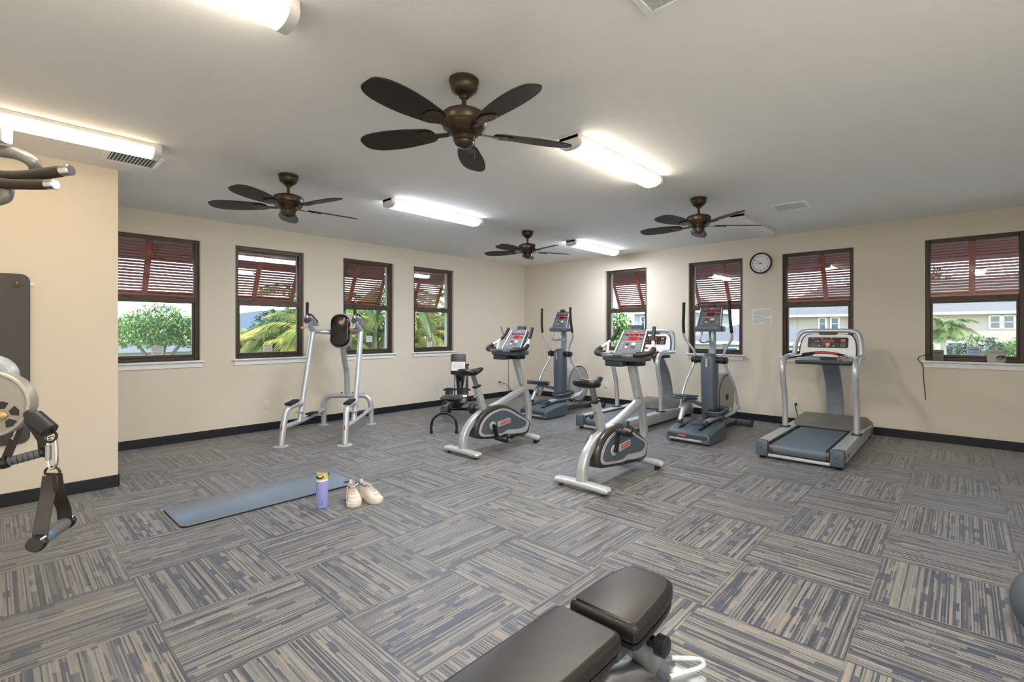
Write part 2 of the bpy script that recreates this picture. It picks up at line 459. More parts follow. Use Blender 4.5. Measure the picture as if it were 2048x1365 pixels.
# ================================================================ OUTSIDE
def leafmat(name, a, b, rough=.55):
    k = NT(name)
    f = k.n('ShaderNodeMapRange'); k.put(f.inputs[0], k.noise(1.9, 4.0)); f.inputs[1].default_value = .35; f.inputs[2].default_value = .65
    k.put(k.b.inputs['Base Color'], k.mix(f.outputs[0], lin(*a), lin(*b)))
    k.b.inputs['Roughness'].default_value = rough
    k.b.inputs['Transmission Weight'].default_value = 0.0
    k.b.inputs['Subsurface Weight'].default_value = 0.0
    MATS[name] = k.m; return k.m
M_LEAF1 = leafmat('tree_leaves_green', (72, 112, 72), (146, 170, 84))
M_LEAF2 = leafmat('tree_leaves_bright', (80, 124, 48), (146, 172, 82))
M_LEAF3 = leafmat('tree_leaves_dark', (52, 80, 48), (92, 112, 60))
M_PALMY = leafmat('palm_leaves_yellow', (98, 116, 42), (186, 168, 62))
M_PALMG = leafmat('palm_leaves_green', (74, 102, 46), (140, 150, 72))
M_BARK = mat('grey_bark', (128, 114, 98), .85, var=.2, vs=6)
M_PALMT = mat('pale_palm_trunk', (196, 186, 172), .8, var=.15, vs=5)
M_STUCCO = mat('pale_stucco', (182, 164, 146), .85, var=.04, vs=2)
M_STUCW = mat('white_stucco', (170, 166, 158), .85, var=.03, vs=2)
M_SHING = mat('grey_shingles', (124, 118, 110), .85, var=.18, vs=3)
M_PINK = mat('red_wash_wall', (168, 90, 76), .85, var=.1, vs=2)
M_WPANE = mat('dark_house_glass', (84, 96, 104), .12, var=.1)

k_ = NT('lawn_grass'); k_.put(k_.b.inputs['Base Color'], k_.mix(k_.noise(.8, 5.0), lin(86, 112, 60), lin(150, 158, 104))); k_.b.inputs['Roughness'].default_value = .9
t_ = MB(); t_.box((4, -4, GZ - .05), (46, 40, .14)); struct(t_.obj('bounce_terrace', mat('pale_bounce_paving', (214, 208, 198), .85, var=.06, vs=1)))  # unseen pale ground, added to bounce sunlight up through the windows
g = MB(); g.box((-5, 20, GZ - .3), (400, 400, .6)); struct(g.obj('ground', k_.m))
# distant hills as one rolling ridge
hv = []; hf = []; NN = 90
for i in range(NN + 1):
    a = R(40 + 200 * i / NN)                              # from the right-hand side round to the far left
    for j, (rr, q) in enumerate(((430, 0.0), (520, .55), (620, 1.0), (760, .8), (900, 0))):
        h = 14 + 6 * math.sin(a * 5.1) + 5 * math.sin(a * 11.3 + 1) + 4 * math.sin(a * 23 + .4)
        hv.append((rr * math.cos(a), rr * math.sin(a), GZ + h * q))
for i in range(NN):
    for j in range(4): hf.append((i * 5 + j, i * 5 + j + 1, (i + 1) * 5 + j + 1, (i + 1) * 5 + j))
struct(MB().add(hv, hf).obj('hills', mat('hazy_hills', (96, 104, 106), .95, var=.08, vs=.02)))

def crown_mesh(blobs, n, size, m, name='foliage', seed=1):
    rg = random.Random(seed); b = MB(); tot = sum(r * r for _, r in blobs)
    for c, r in blobs:
        for _ in range(int(n * r * r / tot)):
            d = Vector((rg.gauss(0, 1), rg.gauss(0, 1), rg.gauss(0, 1))).normalized()
            p = Vector(c) + Vector((d.x * r, d.y * r, d.z * r * .72)) * rg.uniform(.62, 1.04)
            q = Matrix.Rotation(rg.uniform(0, 6.28), 3, 'Z') @ Matrix.Rotation(rg.uniform(-1.1, 1.1), 3, 'X')
            s = size * rg.uniform(.6, 1.3)
            b.add([p + q @ Vector(v) for v in ((0, -s, 0), (s * .42, 0, s * .1), (0, s, -s * .15), (-s * .42, 0, s * .1))], [(0, 1, 2, 3)])
    me = bpy.data.meshes.new(name); me.from_pydata([tuple(v) for v in b.v], [], b.f); me.materials.append(m); me.update()
    return me
def tree(name, label, loc, h0, blobs, n, size, m, seed, stems=1, group=None):
    t = thing(name, label, 'tree', loc, 0, group)
    rg = random.Random(seed)
    link('foliage', crown_mesh(blobs, n, size, m, seed=seed), t)
    b = MB()
    for i in range(stems):
        c = Vector(blobs[i % len(blobs)][0])
        b.tube([(0, 0, 0), (c.x * .15, c.y * .15, c.z * .35), (c.x * .5, c.y * .5, c.z * .7), (c.x, c.y, c.z)], .1, 8, sm=3, rs=None)
    b.obj('trunk', M_BARK, t)
    return t
FROND = {}
def frond_mesh(key, L, droop, m, leaf=.55, pairs=32, stiff=.35, seed=3, wid=.015):
    if key in FROND: return FROND[key]
    rg = random.Random(seed); b = MB()
    def P(t): return Vector((L * (t - .18 * droop * t * t), 0, L * (.42 * t - droop * t * t)))
    b.tube([P(i / 9) for i in range(10)], .018, 5, rs=[.022 * (1 - .8 * i / 9) for i in range(10)])
    for i in range(pairs):
        t = .14 + .86 * i / (pairs - 1); p = P(t); d = (P(min(1, t + .02)) - P(t - .02)).normalized()
        ll = leaf * (math.sin(PI * (.12 + .84 * t)) ** .7) * rg.uniform(.85, 1.1)
        for s in (-1, 1):
            side = Vector((0, s, 0)); dr = (d * (.75 + .5 * t) + side * .85 + Vector((0, 0, stiff * (1 - t) - .1))).normalized()
            wv = dr.cross(Vector((0, 0, 1))).normalized() * wid + Vector((0, 0, .004))
            q = p + dr * ll * .55; e2 = p + dr * ll + Vector((0, 0, -ll * .38 * rg.uniform(.7, 1.3)))
            b.add([p - wv * .5, p + wv * .5, q + wv, q - wv, e2], [(0, 1, 2, 3), (3, 2, 4)])
    me = bpy.data.meshes.new('frond'); me.from_pydata([tuple(v) for v in b.v], [], b.f); me.materials.append(m); me.update()
    FROND[key] = me; return me
def palm(name, label, loc, hz, nf, key, kw, seed, trunk_r=.07, stems=1, group=None, spread=.5, tm=None):
    t = thing(name, label, 'palm', loc, 0, group); rg = random.Random(seed)
    for s in range(stems):
        ox, oy = (rg.uniform(-spread, spread), rg.uniform(-spread, spread)) if stems > 1 else (0, 0)
        hh = hz * (rg.uniform(.72, 1.05) if stems > 1 else 1)
        MB().tube([(ox * .4, oy * .4, 0), (ox * .7, oy * .7, hh * .5), (ox, oy, hh)], trunk_r, 8, sm=4, rs=[trunk_r * (1.2 - .5 * i / 8) for i in range(9)]).obj('trunk', tm or M_PALMT, t)
        for i in range(nf):
            a = 2 * PI * i / nf + rg.uniform(-.3, .3)
            link('frond', frond_mesh(key, **kw), t, (ox, oy, hh - .05), (0, rg.uniform(-.75, .35), a))
    return t
YEL = dict(L=1.75, droop=.7, m=M_PALMY, leaf=.62); GRN = dict(L=2.0, droop=.85, m=M_PALMG, leaf=.62); FAN = dict(L=1.35, droop=.55, m=M_PALMG, leaf=.6, pairs=26, wid=.032)
PG = 'feather palms outside the left wall'
palm('feather_palm', 'green feather palm filling the window second from the wall end', (-7.4, -1.75, GZ), 4.7, 13, 'g', GRN, 1, stems=3, group=PG)
palm('feather_palm', 'low golden palm clump at the lower left of the second window', (-8.2, -2.75, GZ), 3.7, 13, 'y', YEL, 2, stems=4, group=PG)
palm('feather_palm', 'golden palm low at the right of the second window', (-6.4, -1.5, GZ), 4.1, 13, 'y', YEL, 9, stems=3, group=PG)
palm('feather_palm', 'green feather palm hanging down behind the third window', (-6.6, .35, GZ), 5.0, 13, 'g', GRN, 3, stems=3, group=PG)
palm('feather_palm', 'golden palm clump low down in the third window', (-8.0, 1.15, GZ), 3.2, 11, 'y', YEL, 4, stems=3, group=PG)
palm('feather_palm', 'bright yellow palm at the left of the window nearest the corner', (-7.0, 2.3, GZ), 3.9, 12, 'y', YEL, 5, stems=3, group=PG)
palm('feather_palm', 'yellow palm fronds at the right of the window nearest the corner', (-6.3, 3.5, GZ), 3.3, 11, 'y', YEL, 6, stems=2, group=PG)
palm('feather_palm', 'tall green palm behind the yellow palms in the corner window', (-9.0, 4.4, GZ), 5.2, 13, 'g', GRN, 7, stems=2, group=PG)
palm('fan_palm', 'pale-trunked palm standing in front of the two-storey house', (6.50, 22.0, GZ), 4.0, 26, 'f', FAN, 8, trunk_r=.13)
B1 = [((0, 0, 4.3), 1.9), ((-1.5, .9, 3.9), 1.5), ((1.5, -.9, 3.9), 1.5), ((.9, 1.6, 3.7), 1.4), ((-1.2, -1.6, 3.8), 1.4), ((-1.9, -2.6, 3.7), 1.2), ((1.9, 2.4, 3.7), 1.2)]
tree('spreading_tree', 'round spreading green tree seen through the window beside the wall end', (-32.6, -.4, GZ), 2.5, B1, 9000, .14, M_LEAF1, 11, 5)
tree('dense_tree', 'dark green tree behind the palms in the third window', (-17.5, 4.2, GZ), 3, [((0, 0, 4.2), 2.4), ((1.8, 2.2, 3.6), 2.0), ((-1.8, -1.6, 3.6), 2.0)], 2600, .24, M_LEAF3, 12, 3)
tree('dense_tree', 'dark green tree behind the palms in the corner window', (-15.0, 12.2, GZ), 3, [((0, 0, 4.6), 2.5), ((2.0, 2.0, 3.8), 2.0), ((-1.2, -1.2, 3.8), 1.8)], 2600, .24, M_LEAF3, 13, 3)
tree('bright_tree', 'bright green tree in the narrow window above the far treadmill', (-9.2, 18.0, GZ), 3, [((0, 0, 4.2), 1.25), ((-1.1, .3, 3.9), 1.2), ((.9, .2, 3.4), 1.0)], 2600, .16, M_LEAF2, 14, 2)
for i, (x, y, z, s) in enumerate(((-2, 66, 8.4, 2.6), (3.5, 68, 9.5, 3.0), (12.0, 66, 8.2, 2.7), (18, 70, 9.0, 3))):
    tree('roof_tree', 'tall olive tree rising behind the two-storey house, number %s from the left' % ('one', 'two', 'three', 'four')[i], (x, y, GZ), 3, [((0, 0, z), s), ((2, .6, z - 1.2), s * .8), ((-2, -.4, z - 1), s * .8)], 1500, .4, M_LEAF3, 20 + i, 2, 'trees behind the house')
def bush(label, loc, r, m, seed, top, n=1500):
    t = thing('garden_shrub', label, 'shrub', loc, 0, 'shrubs in front of the house'); h = top - GZ - r
    link('foliage', crown_mesh([((0, 0, h), r), ((r * .9, .2, h - .3), r * .75), ((-r * .9, -.1, h - .2), r * .75), ((.1, 0, h - r), r * .8)], n, .17, m, seed=seed), t)
    MB().tube([(0, 0, 0), (.05, 0, h * .5), (0, 0, h)], .08, 6).obj('trunk', M_BARK, t)
bush('dark green shrub to the right of the pale palm trunk', (8.1, 31, GZ), 1.15, M_LEAF3, 31, 1.35)
bush('bright green shrub under the upper house windows', (10.6, 29, GZ), 1.1, M_LEAF2, 32, 1.75)
bush('mid green shrub left of the pale palm trunk', (4.3, 31, GZ), 1.0, M_LEAF1, 33, 1.5)
bush('yellowish shrub low in front of the house door', (8.9, 25, GZ), .7, M_LEAF2, 34, .2)
bush('low green shrub at the far right of the edge window', (10.3, 24, GZ), .7, M_LEAF1, 35, .1)
def house(name, label, x0, x1, y0, y1, z1, ov, rh, wm, rects, ridge='x'):
    """walls with hip roof, fascia and framed windows on the side that faces the gym"""
    t = thing(name, label, 'house', ((x0 + x1) / 2, y0, GZ)); cx = (x0 + x1) / 2; hw = (x1 - x0) / 2; dp = y1 - y0; hz = z1 - GZ
    MB().box((0, dp / 2, hz / 2), (2 * hw, dp, hz)).obj('house_wall', wm, t)
    b = MB(); a = ov; q = min(dp / 2, hw) * .98
    b.add([(-hw - a, -a, hz), (hw + a, -a, hz), (hw + a, dp + a, hz), (-hw - a, dp + a, hz), (-hw + q, dp / 2, hz + rh), (hw - q, dp / 2, hz + rh)],
          [(0, 1, 5, 4), (1, 2, 5), (2, 3, 4, 5), (3, 0, 4), (3, 2, 1, 0)])
    b.obj('roof', M_SHING, t)
    f = MB(); f.box((0, -a, hz - .08), (2 * (hw + a), .06, .22)); f.box((hw + a, dp / 2, hz - .08), (.06, dp + 2 * a, .22)); f.box((-hw - a, dp / 2, hz - .08), (.06, dp + 2 * a, .22)); f.obj('fascia', M_WHITE, t)
    for (xa, xb, za, zb) in rects:
        o = MB()
        for (p, d_) in ((((xa + xb) / 2, za), (xb - xa, .09)), (((xa + xb) / 2, zb), (xb - xa, .09)), (((xa + xb) / 2, (za + zb) / 2), (xb - xa, .06)), ((xa, (za + zb) / 2), (.09, zb - za)), ((xb, (za + zb) / 2), (.09, zb - za))):
            o.box((p[0] - cx, -.05, p[1] - GZ), (d_[0] + .05, .1, d_[1]))
        w_ = o.obj('house_window', M_WHITE, t)
        MB().box(((xa + xb) / 2 - cx, -.01, (za + zb) / 2 - GZ), (xb - xa, .05, zb - za)).obj('pane', M_WPANE, w_)
    return t
house('two_storey_house', 'pale two-storey house with grey shingle roof across the right-hand windows', -9.5, 20, 50, 60, 3.05, .9, 3.4, M_STUCCO,
      [(-4.1, -3.45, 1.5, 2.75), (-3.0, -2.3, 1.5, 2.75), (8.95, 9.65, 1.6, 2.7), (9.8, 10.5, 1.6, 2.7), (11.2, 12.4, 1.5, 2.7), (6.1, 7.2, -1.1, .35), (3.6, 4.6, -1.1, .35), (8.6, 9.6, -1.2, .3), (.6, 1.8, 1.5, 2.7)])
house('garage_house', 'low house with broad grey roof behind the middle right-hand windows', -9.6, -.9, 30, 38, .55, .6, 1.75, M_STUCCO, [(-6.6, -5.6, -1.2, .1), (-4.2, -3.2, -1.2, .1), (-2.4, -1.5, -1.2, .1)])
house('white_house', 'white house wall in the narrow window above the far treadmill', -18.3, -11.2, 36.5, 44, 3.3, .5, 2.4, M_STUCW, [(-17.5, -17.0, 1.75, 2.85), (-16.2, -15.6, 1.75, 2.85), (-13, -12.2, 1.75, 2.85)])
t = thing('low_house', 'long white low house behind the spreading tree', 'house', (-48, 2, GZ))
MB().box((0, 0, 1.05), (8, 40, 2.1)).obj('house_wall', M_STUCW, t)
MB().slab([(-4.6, 2.1), (4.6, 2.1), (0, 2.75)], -20.6, 20.6, 'y').obj('roof', M_SHING, t)
t = thing('garden_wall', 'red-washed garden wall below the palms in the corner window', 'wall', (-11.6, 6.4, GZ), R(20))
MB().box((0, 0, 1.55), (.25, 9, 3.1)).obj('wall_body', M_PINK, t); MB().box((0, 0, 3.14), (.4, 9.1, .1), bev=.02).obj('coping', M_PINK, t)

# ================================================================ CEILING FANS (at rest)
def fan(label, x, y, rz):
    t = thing('ceiling_fan', label, 'ceiling fan', (x, y, H), rz, 'bronze ceiling fans')
    MB().lathe([(.078, 0), (.084, -.006), (.084, -.018), (.078, -.024), (.079, -.04), (.07, -.066), (.048, -.086), (.03, -.094), (.03, -.1)][::-1], 28).obj('canopy', M_FAN, t)
    MB().lathe([(.022, -.108), (.024, -.098), (.016, -.092), (.013, -.09), (.013, -.165), (.02, -.168), (.024, -.182)][::-1], 16).obj('downrod', M_FAN, t)
    MB().lathe([(.03, -.17), (.06, -.178), (.108, -.192), (.123, -.204), (.125, -.214), (.125, -.25), (.121, -.256), (.123, -.262), (.112, -.284), (.088, -.3), (.084, -.302)][::-1], 36).obj('motor_housing', M_FAN, t)
    sw = MB().lathe([(.086, -.298), (.086, -.304), (.076, -.306), (.077, -.313), (.067, -.316), (.068, -.322), (.06, -.325), (.06, -.345), (.055, -.347), (.056, -.352), (.054, -.362), (.045, -.374), (.03, -.38), (.02, -.381)][::-1], 30).obj('switch_housing', M_FAN, t)
    MB().lathe([(.024, -.3775), (.024, -.383), (.012, -.387)][::-1], 16).obj('bottom_cap', M_BLACK, sw)
    MB().tube([(.05, -.03, -.352), (.052, -.032, -.37), (.052, -.032, -.45)], .0012, 5).obj('pull_chain', M_FAN, t)
    out = sm2([(.0, -.045), (.10, -.072), (.24, -.088), (.38, -.082), (.455, -.05), (.47, 0), (.455, .05), (.38, .082), (.24, .088), (.10, .072), (.0, .045)], 3)
    bl = MB().slab(out, -.004, .004, 'z', .002, seg=1).mesh('blade', M_BLADE)
    ir = MB(); ir.slab(sm2([(-.09, -.016), (-.02, -.02), (.04, -.05), (.09, -.04), (.11, 0), (.09, .04), (.04, .05), (-.02, .02), (-.09, .016)], 3), -.012, -.005, 'z', .002, seg=1)
    ir.lathe([(.006, -.016), (.007, -.011)], 8, (.03, .025, 0)); ir.lathe([(.006, -.016), (.007, -.011)], 8, (.03, -.025, 0)); ir.lathe([(.006, -.016), (.007, -.011)], 8, (.085, 0, 0))
    irm = ir.mesh('blade_iron', M_FAN)
    for i in range(5):
        a = 2 * PI * i / 5
        b = link('blade', bl, t, (.185 * math.cos(a), .185 * math.sin(a), -.292), (R(12), 0, a))
        link('blade_iron', irm, b, (0, 0, 0))
    return t
fan('large ceiling fan nearest the camera, bronze with dark blades', 5.05, -5.94, YAW + R(20))
fan('bronze ceiling fan at the left near the windows', 2.58, -5.92, YAW - R(27))
fan('smallest bronze ceiling fan in the far corner', 2.55, -2.68, YAW + R(18))
fan('bronze ceiling fan at the right in front of the unlit fixture', 5.05, -2.72, YAW - R(1))

# ================================================================ CEILING LIGHTS
def emitter(name, rgb, st):
    k = NT(name); k.b.inputs['Base Color'].default_value = (.9, .9, .9, 1)
    k.b.inputs['Emission Color'].default_value = lin(*rgb); k.b.inputs['Emission Strength'].default_value = st
    k.put(k.b.inputs['Roughness'], k.m1('ADD', k.m1('MULTIPLY', k.noise(40), .1), .4)); return k.m
WARM, COOL, TAN = (255, 248, 239), (236, 243, 255), (255, 224, 184)
M_WARM = emitter('warm_light_lens', (255, 240, 218), LENS); M_COOL = emitter('cool_light_lens', COOL, LENS); M_TAN = emitter('soft_warm_lens', (255, 226, 188), LENS * .42)
def wrap_light(label, x, y, L, lens, glow=None, power=1.0):
    t = thing('ceiling_light', label, 'ceiling light', (x, y, H), 0, 'linear wraparound ceiling lights'); h = L / 2
    MB().box((0, 0, -.015), (.176, L, .03), bev=.004, seg=1).obj('housing', M_PLAST, t)
    prof = sm2([(-.086, -.028), (-.09, -.045), (-.078, -.07), (-.045, -.086), (0, -.09), (.045, -.086), (.078, -.07), (.09, -.045), (.086, -.028)], 4, False)
    MB().slab(prof, -h + .045, h - .045, 'y').obj('diffuser', lens, t)
    if glow:                                             # the fixture's own light, leaving through the underside of the lens
        al = bpy.data.lights.new('lamp', 'AREA'); al.shape = 'RECTANGLE'; al.size = .12; al.size_y = L - .12
        al.energy = LIGHT * power * PI * .12 * (L - .12); al.color = lin(*glow)[:3]
        ao = link('lamp', al, t, (0, 0, -.0915))
    pc = [(a * 1.03, b * 1.03 if b < -.03 else 0) for a, b in prof]
    for s in (-1, 1):
        MB().slab(pc, s * h, s * (h - .05), 'y', .004, seg=1).obj('end_cap', M_PLAST, t)
    for i in range(7):
        MB().box((.088, -h + .15 + i * (L - .3) / 6, -.026), (.008, .012, .012), bev=.002, seg=1).obj('clip', M_PLAST, t)
    return t
wrap_light('warm lit ceiling light right of the large fan', 5.01, -4.28, 1.30, M_WARM, WARM, .85)
wrap_light('cool lit ceiling light between the left fan and the large fan', 2.56, -4.26, 1.30, M_COOL, COOL)
wrap_light('small cool lit ceiling light beside the far corner fan', 2.60, -1.10, 1.30, M_COOL, COOL, .75)
wrap_light('unlit ceiling light behind the right-hand fan', 5.11, -1.07, 1.30, M_LEDOFF)
wrap_light('warm lit ceiling light at the left edge above the wall end', 2.50, -7.49, 1.30, M_TAN, TAN, .05)
wrap_light('added unseen ceiling light above and behind the camera', 7.46, -6.95, 1.30, M_WARM, WARM, 2.3)  # made-up extra fixture, out of view, added to brighten the right wall
wrap_light('warm lit ceiling light cut off by the top edge of the photo', 4.93, -7.47, 1.30, M_WARM, WARM, .2)

# ================================================================ CEILING VENTS
def vent(label, x, y, w, l, n, kind):
    t = thing('ceiling_vent', label, 'vent', (x, y, H), 0, 'ceiling vents')
    m = MB(); b = .035
    m.box((-w / 2 + b / 2, 0, -.006), (b, l, .012), bev=.003, seg=1); m.box((w / 2 - b / 2, 0, -.006), (b, l, .012), bev=.003, seg=1)
    m.box((0, -l / 2 + b / 2, -.006), (w - 2 * b, b, .012), bev=.003, seg=1); m.box((0, l / 2 - b / 2, -.006), (w - 2 * b, b, .012), bev=.003, seg=1)
    m.obj('vent_frame', M_WHITE, t)
    if kind == 'louvre':
        MB().box((0, 0, -.001), (w - 2 * b, l - 2 * b, .002)).obj('dark_backing', M_BLACK, t)
        me = MB().box((0, 0, 0), (w - 2 * b, .012, .002)).mesh('louvre', M_WHITE)
        for i in range(n):
            link('louvre', me, t, (0, -l / 2 + b + (l - 2 * b) * (i + .5) / n, -.007), (R(38), 0, 0))
    else:
        k2 = 'perforated_panel'
        pm = MATS.get('vent_perforated')
        if pm is None:
            kk = NT('vent_perforated'); v = kk.n('ShaderNodeTexVoronoi'); v.inputs['Scale'].default_value = 160; kk.t.links.new(kk.obj(), v.inputs['Vector'])
            kk.put(kk.b.inputs['Base Color'], kk.mix(kk.m1('LESS_THAN', v.outputs[0], .3), lin(205, 206, 206), lin(120, 122, 124))); pm = MATS['vent_perforated'] = kk.m
        MB().box((0, 0, -.004), (w - 2 * b, l - 2 * b, .006)).obj('perforated_panel', pm, t)
        MB().box((0, -l / 2 + b * .8, -.013), (.03, .014, .004), bev=.001, seg=1).obj('latch', M_STEEL, t)
vent('white louvred ceiling vent beside the left ceiling light', 2.06, -6.935, .36, .36, 13, 'louvre')
vent('white ceiling return grille right of the right-hand fan', 5.70, -1.72, .36, .36, 0, 'perf')
vent('white ceiling panel cut off by the top edge of the photo', 6.29, -5.94, .40, .40, 0, 'perf')
# ================================================================ EXERCISE BIKES
def rotx(v, a): return Matrix.Rotation(a, 3, 'X') @ Vector(v)
def panel_parts(t, m, z0=.004, scale=1.0, lit=True):
    """displays, keys and print on a console face; m = matrix of the face (x across, y up, z out), face about .25 x .25"""
    def pl(name, x, y, w, h, mm, d=.002, parent=None, r=.003):
        b = MB().slab(rrect(w * scale, h * scale, min(r, h * scale * .45), 2, x * scale, y * scale), z0, z0 + d, 'z'); o = b.obj(name, mm, t); o.matrix_local = m; return o
    pl('logo_badge', .01, .112, .062, .016, M_RED, .002, r=.007)
    pl('logo_text', .01, .112, .046, .004, M_PRINT, .0026)
    for i in range(4): pl('small_display', -.075 + .056 * i, .078, .046, .018, M_REDLED)
    for i in range(4): pl('display_caption', -.07 + .056 * i, .093, .02, .003, M_PRINT, .001)
    pl('main_display', .008, .032, .094, .04, M_LEDB if lit else M_REDLED)
    pl('side_display', .09, .032, .04, .02, M_REDLED)
    pl('side_caption', .09, .05, .036, .003, M_PRINT, .001)
    pl('divider', -.02, -.008, .16, .002, M_PRINT, .001)
    for i in range(4): pl('function_key', -.092, -.03 - .022 * i, .034, .012, M_GREYP)
    pl('level_display', -.032, -.038, .024, .02, M_REDLED); pl('level_chart', -.038, -.068, .026, .016, M_PRINT, .001)
    pl('start_key', .036, -.034, .05, .03, mat('pale_green_key', (200, 214, 176), .5), r=.014); pl('stop_key', .036, -.068, .04, .02, M_SLATE2)
    for i in range(4):
        for j in range(3): pl('number_key', .082 + .017 * j, -.028 - .018 * i, .012, .012, M_GREYP)
def cup_console(t, y0, z0, y1, z1, w0, w1, th=.05):
    """tilted console: face from (y0,z0) bottom to (y1,z1) top, width w0 bottom, w1 top"""
    L = math.hypot(y1 - y0, z1 - z0); up = Vector((0, y1 - y0, z1 - z0)).normalized()
    m = frame((0, (y0 + y1) / 2, (z0 + z1) / 2), (1, 0, 0), up)
    h = L / 2
    out = [(-w0 / 2, -h), (w0 / 2, -h), (w1 / 2, h * .86), (w1 / 2 - .02, h), (.05, h), (.035, h + .02), (-.035, h + .02), (-.05, h), (-w1 / 2 + .02, h), (-w1 / 2, h * .86)]
    b = MB().slab(out, -th, 0, 'z', .008).obj('console', M_SLATE2, t); b.matrix_local = m
    b = MB().slab([(-w0 / 2 + .016, -h + .012), (w0 / 2 - .016, -h + .012), (w1 / 2 - .016, h * .84), (w1 / 2 - .03, h - .012), (-w1 / 2 + .03, h - .012), (-w1 / 2 + .016, h * .84)], -.001, .003, 'z', .001, seg=1).obj('console_face', mat('grey_console_face', (96, 100, 108), .4), t); b.matrix_local = m
    for s in (-1, 1):
        e = MB().tube([(s * w0 / 2, -h, .002), (s * w1 / 2, h * .86, .002)], .007, 8).obj('console_edge', M_SILV2, t); e.matrix_local = m
    return m
def bike(label, x, y, ca):
    t = thing('exercise_bike', label, 'exercise bike', (x, y, 0), 0, 'upright exercise bikes')
    # feet
    b = MB().sweep([(-.275, -.495, .035), (-.26, -.495, .046), (-.1, -.495, .052), (.1, -.495, .052), (.26, -.495, .046), (.275, -.495, .035)], rrect(.05, .1, .022, 3), up=(0, 0, 1), scale=[(.7, .7), (1, 1), (1, 1), (1, 1), (1, 1), (.7, .7)]); b.obj('rear_foot', M_SILV2, t)
    for s in (-1, 1): MB().cyl((s * .22, -.495, 0), (s * .22, -.495, .03), .022, .014, 10).obj('levelling_pad', M_RUBBER, t)
    MB().sweep([(-.25, .47, .07), (-.2, .47, .075), (.2, .47, .075), (.25, .47, .07)], rrect(.06, .07, .025, 3), up=(0, 0, 1)).obj('front_foot', M_SILV2, t)
    for s in (-1, 1):
        MB().ball((s * .25, .47, .07), (.035, .036, .031), 12, 8).obj('foot_end_cap', M_SILV2, t)
        MB().cyl((s * .2, .47, 0), (s * .2, .47, .05), .02, .013, 10).obj('levelling_pad', M_RUBBER, t)
        MB().cyl((s * .19, .515, .045), (s * .215, .515, .045), .045, None, 14, .006).obj('transport_wheel', M_BLACK, t)
    # swept frame beam and front post
    path = smooth([(0, -.49, .06), (0, -.475, .18), (0, -.42, .29), (0, -.31, .385), (0, -.16, .44), (0, .06, .50), (0, .28, .575), (0, .50, .655)], 4)
    MB().sweep(path, rrect(.075, .075, .018, 3), up=(1, 0, 0), scale=[1.12 - .12 * min(1, i / 10) for i in range(len(path))]).obj('frame_beam', M_SILVER, t)
    path = smooth([(0, .345, 1.05), (0, .40, .90), (0, .46, .74), (0, .53, .58), (0, .575, .44), (0, .585, .32), (0, .56, .2), (0, .5, .1)], 4)
    MB().sweep(path, rrect(.078, .085, .02, 3), up=(1, 0, 0), scale=[1.0 - .2 * i / len(path) for i in range(len(path))]).obj('front_post', M_SILVER, t)
    for q in (.03, .06): MB().cyl((.036, .46 - q, .70), (.044, .46 - q, .70), .008, n=10).obj('bolt', M_STEEL, t)
    # drive shroud with silver ring, slate panel, badge
    so_ = sm2([(-.375, .255), (-.36, .33), (-.29, .42), (-.15, .485), (.03, .505), (.20, .455), (.37, .36), (.50, .272), (.53, .21), (.50, .11), (.42, .078), (.15, .10), (-.22, .14), (-.33, .165), (-.37, .2)], 3)
    sh = MB().slab(so_, -.085, .085, 'x', .03, seg=3).obj('drive_shroud', mat('dark_bronze_grey_shroud', (62, 60, 58), .32, .2, coat=.3), t)
    r_o = sm2([(-.325, .265), (-.28, .35), (-.16, .43), (.02, .462), (.16, .43), (.32, .345), (.475, .262), (.49, .20), (.45, .135), (.36, .128), (.22, .136), (.10, .15), (.02, .148), (-.2, .172), (-.29, .19), (-.325, .225)], 3)
    r_i = sm2([(-.29, .262), (-.25, .34), (-.14, .41), (.02, .44), (.15, .41), (.30, .33), (.44, .258), (.43, .205), (.36, .185), (.22, .192), (.12, .20), (.04, .175), (-.04, .178), (-.2, .195), (-.26, .208), (-.29, .235)], 3)
    lo_ = sm2([(.12, .105), (.47, .118), (.45, .15), (.36, .14), (.2, .142), (.10, .15)], 3)
    for s in (-1, 1):
        MB().slab(r_o, s * .084, s * .0885, 'x', .0015, seg=1).obj('silver_ring', M_SILV2, t)
        MB().slab(r_i, s * .087, s * .091, 'x', .0015, seg=1).obj('side_panel', M_SLATE, t)
        for q in ((.03, .425), (-.22, .36), (.38, .27)): MB().cyl((s * .09, q[0], q[1]), (s * .0925, q[0], q[1]), .005, n=8).obj('screw', M_BLACK, t)
        MB().cyl((s * .085, -.122, .284), (s * .097, -.122, .284), .048, None, 22, .004).obj('hub_ring', M_SILV2, t)
        # badge: white plate, red pill, lettering
        pa = R(7); mx = Matrix.Translation((0, .06, .298)) @ Matrix.Rotation(pa, 4, 'X')
        o = MB().slab(rrect(.21, .062, .016, 3), s * .0905, s * .094, 'x', .001, seg=1).obj('badge_plate', M_SILV2, t); o.matrix_local = mx
        o2 = MB().slab(rrect(.155, .036, .017, 4, .012, 0), s * .0935, s * .0955, 'x').obj('badge', M_RED, t); o2.matrix_local = mx
        fr_ = mx @ frame((s * .0956, .012, 0), (0, s, 0), (0, 0, 1))
        text('badge_lettering', 'STAR TRAC', .026, M_PRINT, t, fr_)
    # cranks and pedals
    c = Vector((0, -.122, .284))
    MB().cyl((-.12, c.y, c.z), (.12, c.y, c.z), .018, None, 12).obj('crank_axle', M_BLACK, t)
